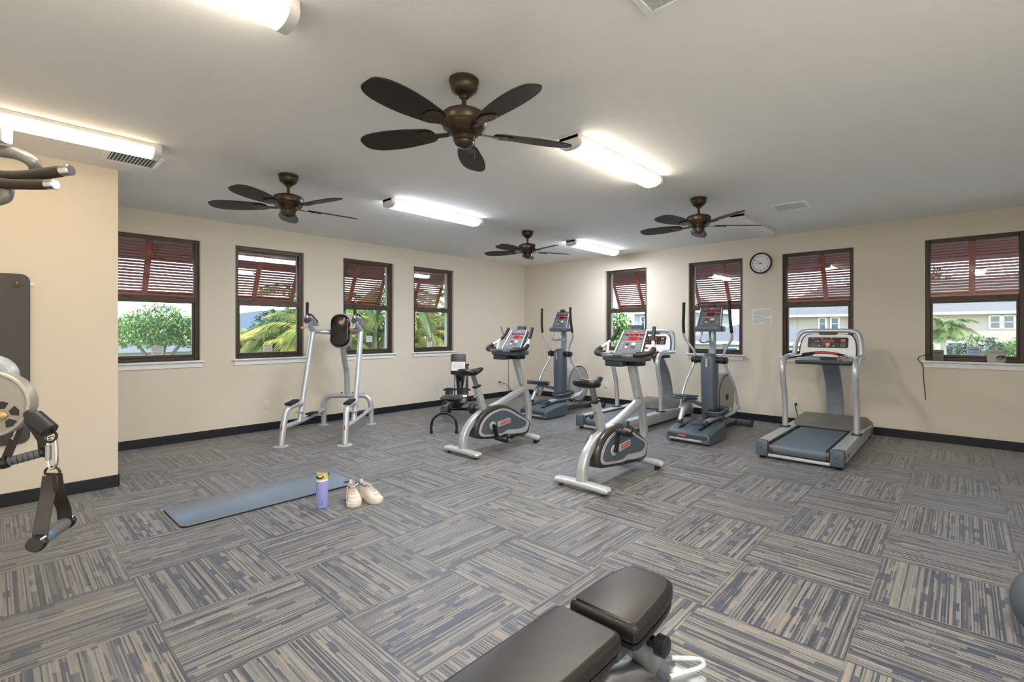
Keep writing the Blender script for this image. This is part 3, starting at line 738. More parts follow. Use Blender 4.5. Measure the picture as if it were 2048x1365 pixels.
    for s, a in ((1, ca), (-1, ca + PI)):
        d = Vector((0, math.cos(a), math.sin(a))); e = c + d * .165; xo = s * .118
        MB().sweep([(xo, c.y, c.z), (xo, e.y, e.z)], rrect(.022, .042, .008, 2), up=(1, 0, 0), scale=[1.1, .9]).obj('crank_arm', M_BLACK, t)
        mx = Matrix.Translation((xo + s * .062, e.y, e.z)) @ Matrix.Rotation(R(-22), 4, 'X')
        po = MB().box((0, 0, 0), (.115, .14, .036), bev=.012).obj('pedal', M_RUBBER, t); po.matrix_local = mx
        st = MB().tube([(-.05, .02, 0), (-.052, .03, .04), (-.02, .055, .075), (.03, .055, .075), (.052, .03, .04), (.05, .02, 0)], .004, 6, sm=3)
        st.sweep(smooth([(-.05, .02, .0), (-.053, .035, .04), (-.02, .062, .072), (.03, .062, .072), (.053, .035, .04), (.05, .02, .0)], 3), rrect(.03, .004, .001, 1), up=(0, 1, .4))
        o = st.obj('toe_strap', M_BLACK, po)
        MB().box((s * .03, .073, 0), (.04, .008, .02), bev=.002).obj('reflector', M_RED, po)
    # seat tube, post, saddle
    MB().sweep([(0, -.17, .43), (0, -.285, .735)], rrect(.066, .07, .012, 3), up=(1, 0, 0)).obj('seat_tube', M_SILVER, t)
    MB().box((0, -.287, .738), (.074, .078, .018), rot=(R(20), 0, 0), bev=.004).obj('tube_collar', M_BLACK, t)
    sp = MB().sweep([(0, -.28, .72), (0, -.345, .885)], rrect(.04, .046, .008, 2), up=(1, 0, 0)).obj('seat_post', M_STEEL, t)
    for i in range(5): MB().cyl((.019, -.298 - .011 * i, .765 + .025 * i), (.0215, -.298 - .011 * i, .765 + .025 * i), .005, n=8).obj('post_hole', M_BLACK, sp)
    k = MB().cyl((0, -.285, .64), (0, -.33, .612), .012, None, 10); k.obj('pin_stem', M_STEEL, t)
    MB().lathe([(.012, 0), (.02, .008), (.02, .02), (.012, .03)], 12, (0, -.33, .612), (0, -.85, -.5)).obj('adjust_knob', M_BLACK, t)
    b = MB(); P = []
    for (yy, hw, zt, zb) in ((-.50, .06, .925, .90), (-.49, .10, .945, .885), (-.44, .135, .948, .868), (-.38, .125, .94, .866), (-.32, .075, .937, .872), (-.26, .045, .945, .888), (-.215, .034, .952, .915), (-.205, .018, .948, .93)):
        n = 12; rg = []
        for i in range(n):
            a_ = 2 * PI * i / n; ca_, sa = math.cos(a_), math.sin(a_)
            zc = (zt + zb) / 2; rg.append((hw * math.copysign(abs(ca_) ** .7, ca_), yy, zc + (zt - zb) / 2 * math.copysign(abs(sa) ** .75, sa)))
        P.append(rg)
    vs = [p for rg in P for p in rg]; fs = [(j * 12 + i, j * 12 + (i + 1) % 12, (j + 1) * 12 + (i + 1) % 12, (j + 1) * 12 + i) for j in range(7) for i in range(12)]
    fs += [tuple(range(12)), tuple(range(84, 96))]; b.add(vs, fs)
    b.obj('saddle', M_VINYL, t, ang=70)
    # handlebar, console
    hb = lambda s: smooth([(s * .05, .09, 1.135), (s * .17, .09, 1.135), (s * .26, .12, 1.145), (s * .305, .19, 1.165), (s * .285, .26, 1.205), (s * .24, .33, 1.26), (s * .215, .385, 1.32), (s * .20, .43, 1.40)], 5)
    MB().cyl((-.05, .09, 1.135), (.05, .09, 1.135), .022, None, 12).obj('handlebar_clamp', M_SLATE, t)
    for s in (-1, 1):
        q = hb(s)
        MB().tube(q[:6], .021, 12).obj('pulse_grip', M_CHROME, t)
        MB().tube(q[5:7], .023, 12).obj('grip_ring', M_BLACK, t)
        MB().tube(q[6:20], .023, 12).obj('elbow_rest', M_RUBBER, t)
        MB().tube(q[19:26], .0165, 12).obj('handlebar', M_SILV2, t)
        MB().tube(q[25:], .0185, 12).obj('upper_grip', M_RUBBER, t)
        MB().slab(sm2([(.19 * s, .10), (.28 * s, .14), (.30 * s, .2), (.27 * s, .27), (.22 * s, .22), (.19 * s, .15)], 2), 1.14, 1.172, 'z', .008).obj('arm_pad', M_RUBBER, t)
        MB().tube([(s * .14, .13, 1.11), (s * .2, .22, 1.13), (s * .25, .31, 1.235)], .014, 8, sm=3).obj('handlebar_brace', M_SILV2, t)
    MB().slab(rrect(.43, .29, .07, 5, 0, .25), 1.075, 1.135, 'z', .018).obj('console_base', M_SLATE, t)
    MB().slab(rrect(.20, .18, .03, 4, -.085, .22), 1.02, 1.08, 'z', .012).obj('lower_box', M_SLATE2, t)
    MB().slab(rrect(.15, .16, .05, 4, .075, .31), 1.025, 1.08, 'z', .012).obj('post_collar', M_BLACK, t)
    m = cup_console(t, .255, 1.135, .43, 1.385, .30, .255)
    panel_parts(t, m)
    MB().slab(rrect(.13, .05, .018, 3, 0, .46), 1.37, 1.425, 'z', .012).obj('reading_rack', M_SLATE2, t)
    return t
bike('grey upright exercise bike nearer the camera, pedal raised in front of the badge', 4.70, -3.85, R(80))
bike('grey upright exercise bike further left, between the rower and the elliptical', 3.05, -3.79, R(-72))

# ================================================================ TREADMILLS
def treadmill(label, x, y, arch=True):
    t = thing('treadmill', label, 'treadmill', (x, y, 0), 0, 'treadmills along the right wall')
    for s in (-1, 1):
        b = MB().slab([(-1.04, .05), (1.0, .05), (1.02, .10), (1.0, .19), (-1.04, .19)], s * .285, s * .405, 'x', .012); b.obj('side_rail', M_SILVER, t)
        b = MB().slab(sm2([(s * .29, -1.02), (s * .29, -1.075), (s * .345, -1.085), (s * .405, -1.07), (s * .408, -1.0), (s * .35, -.985)], 2), .035, .196, 'z', .01); ec = b.obj('rail_end_cap', M_SLATE, t)
        MB().cyl((s * .345, -1.078, .12), (s * .345, -1.088, .12), .007, n=10).obj('cap_screw', M_BLACK, ec)
        MB().cyl((s * .36, -1.0, 0), (s * .36, -1.0, .05), .03, .02, 10).obj('foot', M_RUBBER, t)
        MB().box((s * .36, .9, .026), (.06, .1, .052), bev=.01).obj('foot', M_RUBBER, t)
        MB().box((s * .282, -.4, .175), (.03, 1.25, .012), bev=.003, seg=1).obj('belt_guide', M_BLACK, t)
    text('side_lettering', 'STAR TRAC', .06, M_RED, t, frame((.4062, -.9, .11), (0, 1, 0), (0, 0, 1)))
    MB().box((0, -.2, .11), (.56, 1.6, .07), bev=.01).obj('deck', M_BLACK, t)
    bl = []
    for i in range(9):
        a = PI / 2 + PI * i / 8; bl.append((-1.0 + .055 * math.cos(a), .115 + .055 * math.sin(a)))
    out = [(.4, .17)] + bl + [(.4, .06)]
    MB().slab(out, -.245, .245, 'x').obj('running_belt', mat('slate_running_belt', (92, 104, 116), .5, var=.05, vs=5, bump=.0003, bs=900), t)
    MB().cyl((-.275, -1.0, .115), (.275, -1.0, .115), .05, None, 20).obj('rear_roller', mat('worn_roller', (92, 84, 78), .35, .3), t)
    MB().slab(rrect(.58, .05, .012, 2, 0, -1.035), .03, .058, 'z', .006).obj('rear_lip', M_SILV2, t)
    # motor hood
    hv = []; hf = []
    prof = [(.17, .175, .33), (.2, .20, .33), (.36, .235, .345), (.60, .262, .36), (.86, .262, .37), (.96, .23, .37), (1.0, .16, .36), (1.0, .07, .36)]
    for yy, zz, hw in prof:
        hv += [(-hw - .04, yy, .07), (-hw - .035, yy, max(.08, zz - .05)), (-hw + .02, yy, zz), (hw - .02, yy, zz), (hw + .035, yy, max(.08, zz - .05)), (hw + .04, yy, .07)]
    n = len(prof)
    for j in range(n - 1):
        for i in range(5): hf.append((j * 6 + i, j * 6 + i + 1, (j + 1) * 6 + i + 1, (j + 1) * 6 + i))
    hf += [tuple(range(6)), tuple(range((n - 1) * 6, n * 6))]
    MB().add(hv, hf).obj('motor_hood', mat('taupe_grey_hood', (118, 116, 112), .45, .1), t, ang=50)
    MB().slab([(-.3, .16), (.3, .16), (.26, .205), (.2, .22), (-.2, .22), (-.26, .205)], .15, .185, 'z', .004).obj('hood_lip', M_BLACK, t)
    for s in (-1, 1):
        MB().tube([(s * .37, -.05, .18), (s * .37, -.055, .40), (s * .37, -.085, .60), (s * .372, -.15, .80), (s * .372, -.16, .92), (s * .372, -.10, 1.01), (s * .372, .02, 1.045), (s * .372, .2, 1.05), (s * .372, .36, 1.05)], .033, 14, sm=5, rs=None).obj('upright', M_SILVER, t)
        MB().box((s * .37, -.05, .196), (.10, .12, .014), bev=.004).obj('upright_foot', M_BLACK, t)
    # console hoop (rounded rectangle of tube, leaning back), panel, display
    up = Vector((0, .10, .32)).normalized(); m = frame((0, .40, 1.20), (1, 0, 0), up)
    hoop = sm2([(-.365, -.165), (-.36, -.05), (-.345, .06), (-.305, .145), (-.22, .172), (0, .175), (.22, .172), (.305, .145), (.345, .06), (.36, -.05), (.365, -.165)], 4, False)
    o = MB().tube([(a, b, 0) for a, b in hoop], .028, 12).obj('console_hoop', M_SILVER, t); o.matrix_local = m
    inn = sm2([(-.318, -.17), (-.315, -.05), (-.30, .05), (-.265, .115), (-.2, .14), (0, .143), (.2, .14), (.265, .115), (.30, .05), (.315, -.05), (.318, -.17)], 3, False)
    o = MB().slab(inn, -.03, -.012, 'z', .004).obj('console_back', M_SLATE2, t); o.matrix_local = m
    inn2 = [(a * .95, b * .95 - .003) for a, b in inn]
    o = MB().slab(inn2, -.014, -.004, 'z', .003, seg=1).obj('console_panel', M_WHITE, t); o.matrix_local = m
    o = MB().slab([(-.11, .148), (.11, .148), (.085, .122), (-.085, .122)], -.006, .012, 'z', .004).obj('top_latch', M_SLATE2, t); o.matrix_local = m
    def pl(name, px, py, w_, h_, mm, d=.002, r=.004, z0=.001):
        o_ = MB().slab(rrect(w_, h_, min(r, h_ * .48), 3, px, py), z0, z0 + d, 'z').obj(name, mm, t); o_.matrix_local = m; return o_
    pl('display_board', 0, .02, .44, .135, mat('black_green_display', (20, 34, 36), .25), .004, .016, -.005)
    for px, w_ in ((-.135, .046), (-.035, .046), (.07, .046)):
        pl('small_display', px + .01, .071, w_, .013, M_REDLED); pl('display_caption', px - .03, .071, .012, .009, M_PRINT, .001)
    pl('main_display_ring', .0, .04, .14, .036, M_SLATE, .001, .016); pl('main_display', .0, .04, .105, .024, M_LEDB, .003)
    pl('logo_plate', -.115, .036, .06, .016, M_GREYP, .001)
    pl('flame_picture', .165, .045, .05, .042, M_ORANGE, .001); pl('flame_base', .165, .035, .05, .02, M_RED, .0014)
    pl('start_key', .0, .0, .052, .022, mat('pale_green_key', (200, 214, 176), .5), .003, .01); pl('stop_key', .0, -.024, .04, .026, mat('salmon_key', (214, 150, 132), .5), .003, .012)
    for px in (-.085, .075):
        pl('speed_display', px, .0, .045, .014, M_REDLED); pl('speed_chart', px - .008, -.022, .018, .012, M_PRINT, .001)
        for i in range(2): pl('arrow_key', px + .034, .002 - .02 * i, .014, .012, M_SLATE)
    for i in range(3):
        for j in range(4):
            pl('program_key', -.165 + .02 * i, .006 - .013 * j, .014, .008, M_GREYP); pl('number_key', .145 + .02 * i, .006 - .013 * j, .014, .009, M_GREYP)
    # tray and heart-rate bar
    tr = MB().slab([(-.33, .33), (.33, .33), (.305, .14), (.285, .11), (-.285, .11), (-.305, .14)], .955, 1.0, 'z', .012).obj('accessory_tray', mat('dark_teal_tray', (34, 44, 48), .4), t)
    MB().slab([(-.29, .31), (.29, .31), (.27, .15), (-.27, .15)], .998, 1.002, 'z').obj('tray_liner', mat('brown_grey_liner', (92, 88, 84), .5), tr)
    if arch:
        a = smooth([(-.345, .06, 1.045), (-.27, .09, 1.062), (-.17, .12, 1.085), (-.08, .13, 1.10), (0, .13, 1.104), (.08, .13, 1.10), (.17, .12, 1.085), (.27, .09, 1.062), (.345, .06, 1.045)], 4)
        MB().tube(a[:7], .013, 10).obj('pulse_plate', M_CHROME, t); MB().tube(a[-7:], .013, 10).obj('pulse_plate', M_CHROME, t)
        MB().tube(a[6:-6], .016, 10).obj('front_bar', M_BLACK, t)
        MB().sweep(a[12:-9], rrect(.034, .024, .008, 2), up=(0, 1, 0)).obj('emergency_stop_bar', M_RED, t)
        MB().tube([(.16, .17, 1.06), (.175, .16, 1.03), (.17, .15, 1.01), (.19, .14, 1.006)], .009, 8, sm=3).obj('safety_clip', M_RED, t)
        MB().tube([(-.36, .0, 1.03), (-.3, .05, 1.04), (-.2, .1, 1.06), (-.1, .12, 1.075)], .008, 8, sm=3).obj('control_cable', M_BLACK, t)
    # rear mast
    path = smooth([(0, .90, .20), (0, .885, .40), (0, .80, .65), (0, .65, .85), (0, .52, .97), (0, .44, 1.06)], 4)
    MB().sweep(path, rrect(.19, .055, .015, 3), up=(1, 0, 0)).obj('console_mast', M_SLATE if False else mat('blue_grey_mast', (142, 152, 162), .4, .3), t)
    return t
treadmill('grey treadmill in front of the window with the red-lit console, at the right', 5.885, -1.17)
treadmill('grey treadmill half hidden behind the nearer exercise bike', 3.50, -1.20)
# ================================================================ ELLIPTICALS
def elliptical(label, x, y):
    t = thing('elliptical_trainer', label, 'elliptical', (x, y, 0), 0, 'elliptical trainers')
    # rear ramp base (toward the room)
    hv = []
    def ring(yy, z0, z1, hw): return [(-hw, yy, z0), (-hw * .99, yy, z1 - .03), (-hw * .90, yy, z1), (hw * .90, yy, z1), (hw * .99, yy, z1 - .03), (hw, yy, z0)]
    rs = [(-.64, .03, .10, .262), (-.625, .025, .135, .272), (-.56, .025, .165, .278), (-.3, .025, .205, .278), (-.12, .025, .22, .27), (-.08, .025, .2, .26)]
    for r_ in rs: hv += ring(*r_)
    hf = [(j * 6 + i, j * 6 + i + 1, (j + 1) * 6 + i + 1, (j + 1) * 6 + i) for j in range(len(rs) - 1) for i in range(5)] + [tuple(range(6)), tuple(range(30, 36))]
    hf += [(j * 6, (j + 1) * 6, (j + 1) * 6 + 5, j * 6 + 5) for j in range(5)]
    MB().add(hv, hf).obj('ramp_base', M_SLATE, t, ang=25)
    MB().slab([(-.255, .075), (.255, .075), (.24, .118), (-.24, .118)], -.645, -.628, 'y', .004).obj('ramp_band', M_SLATE2, t)
    MB().slab(rrect(.40, .02, .008, 2, -.02, .055), -.655, -.635, 'y', .003).obj('chrome_bumper', M_SILV2, t)
    MB().slab(rrect(.11, .022, .009, 3, -.06, .098), -.652, -.643, 'y').obj('badge', M_RED, t)
    text('badge_lettering', 'STAR TRAC', .015, M_PRINT, t, frame((-.06, -.6525, .098), (1, 0, 0), (0, 0, 1)))
    for s in (-1, 1):
        MB().box((s * .13, -.33, .199), (.05, .46, .012), rot=(R(7), 0, 0), bev=.004).obj('roller_track', M_BLACK, t)
        MB().cyl((s * .22, -.55, 0), (s * .22, -.55, .04), .025, .02, 10).obj('foot', M_RUBBER, t)
    MB().slab([(-.07, -.4), (.07, -.4), (.05, -.12), (-.05, -.12)], .19, .205, 'z', .004).obj('ramp_centre', M_SLATE2, t)
    # front base and flywheel shroud behind the column
    MB().box((0, .45, .06), (.12, 1.1, .06), bev=.015).obj('floor_beam', M_SLATE2, t)
    MB().box((0, .95, .045), (.52, .09, .07), bev=.02).obj('front_foot', M_SLATE2, t)
    for s in (-1, 1): MB().cyl((s * .22, 1.0, .05), (s * .25, 1.0, .05), .05, None, 14, .006).obj('transport_wheel', M_BLACK, t)
    fw_ = [(.48 + .31 * math.cos(2 * PI * i / 36), .46 + .33 * math.sin(2 * PI * i / 36)) for i in range(36)]
    MB().slab(fw_, -.07, .07, 'x', .02).obj('flywheel_shroud', mat('pale_grey_shroud', (168, 168, 164), .4, .1), t)
    for s in (-1, 1):
        f2 = [(.48 + .285 * math.cos(2 * PI * i / 36), .46 + .305 * math.sin(2 * PI * i / 36)) for i in range(36)]
        f3 = [(.48 + .27 * math.cos(2 * PI * i / 36), .46 + .29 * math.sin(2 * PI * i / 36)) for i in range(36)]
        MB().slab(f2, s * .07, s * .073, 'x').obj('shroud_line', M_BLACK, t); MB().slab(f3, s * .072, s * .075, 'x').obj('shroud_disc', mat('pale_grey_shroud', (168, 168, 164)), t)
        MB().cyl((s * .07, .48, .46), (s * .085, .48, .46), .04, None, 16, .004).obj('flywheel_hub', M_BLACK, t)
    # column
    b = MB(); sec = [(.16, .088, .10), (.30, .092, .10), (.55, .102, .105), (.80, .106, .105), (.97, .106, .10), (1.03, .10, .09), (1.058, .08, .07), (1.07, .04, .035)]
    vs = []; n = 20
    for z, a, c in sec:
        for i in range(n):
            q = 2 * PI * i / n; vs.append((a * math.copysign(abs(math.cos(q)) ** .8, math.cos(q)), .06 + c * math.copysign(abs(math.sin(q)) ** .8, math.sin(q)), z))
    fs = [(j * n + i, j * n + (i + 1) % n, (j + 1) * n + (i + 1) % n, (j + 1) * n + i) for j in range(len(sec) - 1) for i in range(n)] + [tuple(range(n)), tuple(range((len(sec) - 1) * n, len(sec) * n))]
    b.add(vs, fs).obj('column', M_SLATE, t, ang=60)
    MB().box((.0, -.044, .95), (.026, .006, .11), bev=.002, seg=1).obj('column_decal', M_SILV2, t)
    MB().box((.0, -.047, 1.0), (.02, .004, .006)).obj('decal_print', M_RED, t)
    for s in (-1, 1):
        MB().cyl((s * .09, .05, .985), (s * .235, .05, .985), .043, None, 18, .006).obj('pivot_arm', M_BLACK, t)
        MB().cyl((s * .17, .05, .985), (s * .19, .05, .985), .052, None, 18, .004).obj('pivot_collar', M_SLATE2, t)
        # moving handle: grip, upper tube, lower link
        u = smooth([(s * .20, .05, 1.02), (s * .20, .04, 1.09), (s * .245, .02, 1.17), (s * .30, .0, 1.25), (s * .315, -.02, 1.31), (s * .312, -.05, 1.45), (s * .303, -.06, 1.6), (s * .30, -.06, 1.735)], 4)
        MB().tube(u[:18], .0165, 10).obj('handle_tube', M_SILVER, t); MB().tube(u[17:], .0195, 12).obj('handle_grip', M_RUBBER, t)
        MB().lathe([(.019, 0), (.024, .004), (.024, .014), (.018, .018)], 12, (s * .30, -.06, 1.728)).obj('grip_cap', M_BLACK, t)
        dy = .26 * s
        MB().tube([(s * .21, .05, .96), (s * .215, .05 + dy * .1, .88), (s * .255, .05 + dy * .45, .72), (s * .268, .05 + dy * .75, .58), (s * .27, .05 + dy, .42), (s * .27, .05 + dy, .36)], .0175, 10, sm=4).obj('lower_link', M_SILVER, t)
        MB().cyl((s * .245, .05 + dy, .36), (s * .295, .05 + dy, .36), .028, None, 14, .005).obj('link_joint', M_SILVER, t)
    # pedals and foot arms: left one raised and back, right one low and forward
    for s, py, pz, ti in ((-1, -.30, .52, -.12), (1, -.02, .335, .06)):
        xo = s * .135 + (-.03 if s < 0 else .0)
        arm = smooth([(xo, -.47 + (0 if s < 0 else .05), .245), (xo, py - .02, pz - .075), (xo, py + .18, pz - .07), (xo, .42, .30)], 5)
        MB().tube(arm, .03, 12).obj('foot_arm', M_SILVER, t)
        e_ = arm[0]
        MB().cyl((xo - .03, e_.y, e_.z - .008), (xo + .03, e_.y, e_.z - .008), .032, None, 14, .005).obj('ramp_roller', M_SLATE2, t)
        MB().tube([(s * .27, .05 + .26 * s, .36), (s * .25, .02 + .2 * s, .30), (xo + s * .03, py + .14, pz - .08)], .022, 10, sm=4).obj('link_arm', M_SILVER, t)
        mx = Matrix.Translation((xo, py, pz)) @ Matrix.Rotation(ti, 4, 'X')
        p = MB().slab(sm2([(-.085, -.19), (.085, -.19), (.098, 0), (.085, .17), (0, .2), (-.085, .17), (-.098, 0)], 2), -.03, .0, 'z', .008).obj('foot_pedal', M_SLATE2, t); p.matrix_local = mx
        rim = sm2([(-.085, -.19), (.085, -.19), (.098, 0), (.085, .17), (0, .2), (-.085, .17), (-.098, 0)], 3)
        MB().tube([(a, b_, .02) for a, b_ in rim], .011, 8, closed=True).obj('pedal_rim', M_SLATE, p)
        MB().box((0, 0, .003), (.14, .31, .006), bev=.002, seg=1).obj('tread_pad', M_RUBBER, p)
    # console mast, console, static bars
    path = smooth([(0, .13, .98), (0, .155, 1.12), (0, .165, 1.28), (0, .15, 1.40)], 4)
    MB().sweep(path, rrect(.085, .06, .014, 3), up=(1, 0, 0)).obj('console_mast', mat('blue_grey_mast', (142, 152, 162), .4, .3), t)
    MB().slab(sm2([(-.19, .05), (-.17, -.02), (-.05, -.05), (.05, -.05), (.17, -.02), (.19, .05), (.16, .16), (0, .19), (-.16, .16)], 3), 1.355, 1.425, 'z', .02).obj('console_tray', M_SLATE, t)
    m = cup_console(t, .02, 1.41, .13, 1.69, .315, .275, .06)
    panel_parts(t, m, scale=1.08, lit=False)
    MB().slab(rrect(.10, .045, .014, 3, 0, .13), 1.685, 1.725, 'z', .01).obj('reading_rack', M_SLATE2, t)
    for s in (-1, 1):
        MB().tube([(s * .03, .13, 1.23), (s * .06, .02, 1.21), (s * .085, -.05, 1.235), (s * .075, -.045, 1.31), (s * .065, .0, 1.40)], .014, 10, sm=4).obj('static_bar', M_SILVER, t)
        MB().tube([(s * .078, -.046, 1.29), (s * .069, -.018, 1.36)], .0155, 10).obj('pulse_grip', M_CHROME, t)
    return t
elliptical('grey elliptical trainer in front of the middle right-wall window', 4.66, -1.50)
elliptical('grey elliptical trainer standing in the far corner of the room', 2.13, -1.47)

# ================================================================ KNEE-RAISE / DIP STATION
t = thing('knee_raise_station', 'silver knee-raise station with black back pad in front of the left windows', 'gym station', (.918, -4.722, 0), R(46.2))
TB = .036
for s in (-1, 1):
    MB().lathe([(.085, 0), (.085, .008), (.05, .012)], 24, (s * .365, -.66, 0)).obj('foot_plate', M_SILV2, t)
    MB().lathe([(.075, 0), (.075, .008), (.045, .012)], 24, (s * .335, .66, 0)).obj('foot_plate', M_SILV2, t)
    MB().tube([(s * .365, -.66, .01), (s * .362, -.625, .16), (s * .358, -.585, .31), (s * .352, -.55, .40), (s * .345, -.47, .435), (s * .335, -.30, .44), (s * .33, -.17, .43)], TB, 12, sm=4).obj('front_leg', M_SILVER, t)
    MB().box((s * .362, -.645, .16), (.012, .012, .17), rot=(R(12), 0, 0)).obj('leg_stripe', M_ORANGE, t)
    MB().box((s * .345, -.40, .485), (.085, .25, .03), rot=(R(4), 0, 0), bev=.008).obj('step_pad', M_RUBBER, t)
    MB().tube([(s * .36, -.60, .215), (s * .35, -.2, .205), (s * .335, .3, .215), (s * .33, .62, .225)], .03, 10, sm=3).obj('side_tube', M_SILVER, t)
    MB().box((s * .30, .12, .262), (.10, .22, .026), rot=(R(-3), 0, 0), bev=.008).obj('rear_step_pad', M_RUBBER, t)
    pts = smooth([(s * .335, -.20, .20), (s * .333, -.09, .50), (s * .325, .08, 1.0), (s * .315, .20, 1.38)], 4)
    MB().sweep(pts, [(.042 * math.cos(2 * PI * i / 14), .034 * math.sin(2 * PI * i / 14)) for i in range(14)], up=(0, 1, 0)).obj('upright', M_SILVER, t)
    d = MB().box((s * .329, -.012 - .036, .72), (.02, .004, .5), rot=(R(-18.5), 0, 0)).obj('upright_decal', mat('grey_orange_decal', (156, 140, 130), .5, var=.25, vs=30), t)
    MB().box((s * .335, -.175, .33), (.095, .095, .012), bev=.004).obj('collar', M_SILVER, t)
    # forearm support
    MB().tube([(s * .315, .20, 1.37), (s * .308, .08, 1.42), (s * .30, -.04, 1.485)], .036, 12, sm=4).obj('arm_tube', M_SILVER, t)
    mx = Matrix.Translation((s * .31, .13, 1.50)) @ Matrix.Rotation(R(-22), 4, 'X')
    o = MB().slab(rrect(.115, .31, .045, 4), -.012, .004, 'z', .004).obj('arm_pad_shell', M_SILV2, t); o.matrix_local = mx
    o = MB().slab(rrect(.10, .29, .042, 5), .003, .05, 'z', .018, seg=3).obj('arm_pad', M_GLOSSB, t); o.matrix_local = mx
    MB().cyl((s * .30, -.0, 1.50), (s * .30, -.08, 1.50), .035, None, 16, .006).obj('grip_hub', M_SLATE2, t)
    MB().tube([(s * .30, -.045, 1.42), (s * .301, -.05, 1.52), (s * .303, -.04, 1.58)], .013, 10).obj('grip_stem', M_SILVER, t)
    MB().tube([(s * .303, -.042, 1.575), (s * .307, -.02, 1.735)], .0185, 12).obj('hand_grip', M_RUBBER, t)
    for a, z in ((.0, 1.745), (.0, 1.583)):
        MB().cyl((s * .3065, -.0195 - (1.735 - z) * .13, z - .012), (s * .3065, -.0195 - (1.735 - z) * .13, z), .019, None, 12).obj('grip_band', M_ORANGE, t)
    MB().tube([(s * .30, -.045, 1.425), (s * .30, -.11, 1.405), (s * .30, -.20, 1.40)], .013, 10, sm=3).obj('dip_peg', M_SILVER, t)
    MB().ball((s * .30, -.205, 1.40), .024, 12, 8).obj('peg_knob', M_ORANGE, t)
    MB().tube([(s * .315, .20, 1.36), (s * .28, .30, 1.355), (s * .18, .37, 1.35), (s * .05, .39, 1.35)], .033, 12, sm=4).obj('cross_bar', M_SILVER, t)
MB().tube([(-.335, .66, .01), (-.335, .66, .22), (-.325, .655, .34), (-.26, .655, .415), (-.14, .655, .425), (0, .655, .425), (.14, .655, .425), (.26, .655, .415), (.325, .655, .34), (.335, .66, .22), (.335, .66, .01)], .037, 14, sm=4).obj('rear_arch', M_SILVER, t)
for q in (-.08, .08):
    MB().cyl((q, .655, .462), (q, .655, .474), .012, n=8).obj('bolt', M_BLACK, t)
MB().tube([(0, .655, .43), (0, .645, .62), (0, .62, .78), (0, .56, .88), (0, .48, 1.05), (0, .44, 1.20), (0, .42, 1.35)], .04, 14, sm=4).obj('centre_post', M_SILVER, t)
mx = Matrix.Translation((0, .335, 1.37)) @ Matrix.Rotation(R(-6), 4, 'X')
o = MB().slab(rrect(.30, .49, .13, 7), .03, .07, 'y', .012).obj('back_pad_shell', M_SILV2, t); o.matrix_local = mx
o = MB().slab(rrect(.265, .455, .118, 7), -.035, .035, 'y', .03, seg=4).obj('back_pad', M_GLOSSB, t); o.matrix_local = mx

# ================================================================ ROWING MACHINE
t = thing('rowing_machine', 'black rowing machine with notice on its upright board, left of the far bike', 'rowing machine', (2.0, -3.722, 0), YAW)
MB().tube([(-.168, 0, .03), (-.168, 0, .10), (-.15, .005, .18), (-.10, .01, .235), (-.04, .015, .262), (.04, .015, .262), (.10, .01, .235), (.15, .005, .18), (.168, 0, .10), (.168, 0, .03)], .0165, 10, sm=4).obj('arch_leg', M_BLACK, t)
for s in (-1, 1): MB().cyl((s * .168, 0, 0), (s * .168, 0, .05), .021, None, 12, .004).obj('leg_boot', M_RUBBER, t)
MB().box((0, .02, .305), (.09, .06, .09), bev=.01).obj('rail_end_block', M_BLACK, t)
for i in range(3): MB().box((0, -.012, .285 + .022 * i), (.07, .004, .006)).obj('block_rib', M_GREYP, t)
MB().box((0, .60, .325), (.06, 1.2, .05), bev=.008).obj('seat_rail', M_BLACK, t)
MB().box((0, .30, .352), (.036, .5, .005)).obj('rail_plate', M_STEEL, t)
MB().slab(sm2([(-.15, -.10), (-.13, -.13), (0, -.115), (.13, -.13), (.15, -.10), (.14, .08), (.05, .12), (-.05, .12), (-.14, .08)], 3), .372, .42, 'z', .016, Matrix.Translation((0, .64, 0)), 3).obj('seat', mat('grey_rubber_seat', (74, 72, 74), .6), t)
MB().box((0, .64, .36), (.12, .14, .03), bev=.006).obj('seat_carriage', M_BLACK, t)
for s in (-1, 1):
    MB().box((s * .11, .98, .37), (.12, .03, .28), rot=(R(-38), 0, 0), bev=.01).obj('foot_plate', M_BLACK, t)
    MB().box((s * .11, .955, .375), (.13, .012, .04), rot=(R(-38), 0, 0), bev=.004).obj('foot_strap', M_STEEL, t)
    MB().cyl((s * .16, 1.30, .13), (s * .27, 1.30, .13), .085, None, 20, .015).obj('resistance_drum', M_SLATE2, t)
    MB().cyl((s * .27, 1.30, .13), (s * .275, 1.30, .13), .03, None, 14).obj('drum_cap', M_SILVER, t)
    MB().tube([(s * .04, 1.28, .28), (s * .07, 1.36, .50), (s * .09, 1.42, .70)], .016, 8, sm=3).obj('front_strut', M_SILVER, t)
    MB().box((s * .26, 1.66, .03), (.12, .08, .06), bev=.015).obj('front_foot', M_RUBBER, t)
MB().cyl((-.25, 1.66, .06), (.25, 1.66, .06), .025, None, 12).obj('front_cross_tube', M_BLACK, t)
MB().box((0, 1.35, .25), (.16, .75, .14), bev=.03).obj('front_body', M_BLACK, t)
MB().tube([(-.21, 1.06, .455), (0, 1.065, .46), (.21, 1.06, .455)], .015, 10, sm=3).obj('pull_handle', M_RUBBER, t)
MB().tube([(0, 1.065, .46), (0, 1.3, .44)], .006, 6).obj('pull_strap', M_BLACK, t)
MB().box((0, 1.50, .53), (.22, .20, .56), bev=.04).obj('fan_tower', M_SLATE2, t)
for i in range(5): MB().box((-.08 + .04 * i, 1.395, .53), (.016, .012, .44), bev=.004, seg=1).obj('tower_rib', M_BLACK if i % 2 else M_SILVER, t)
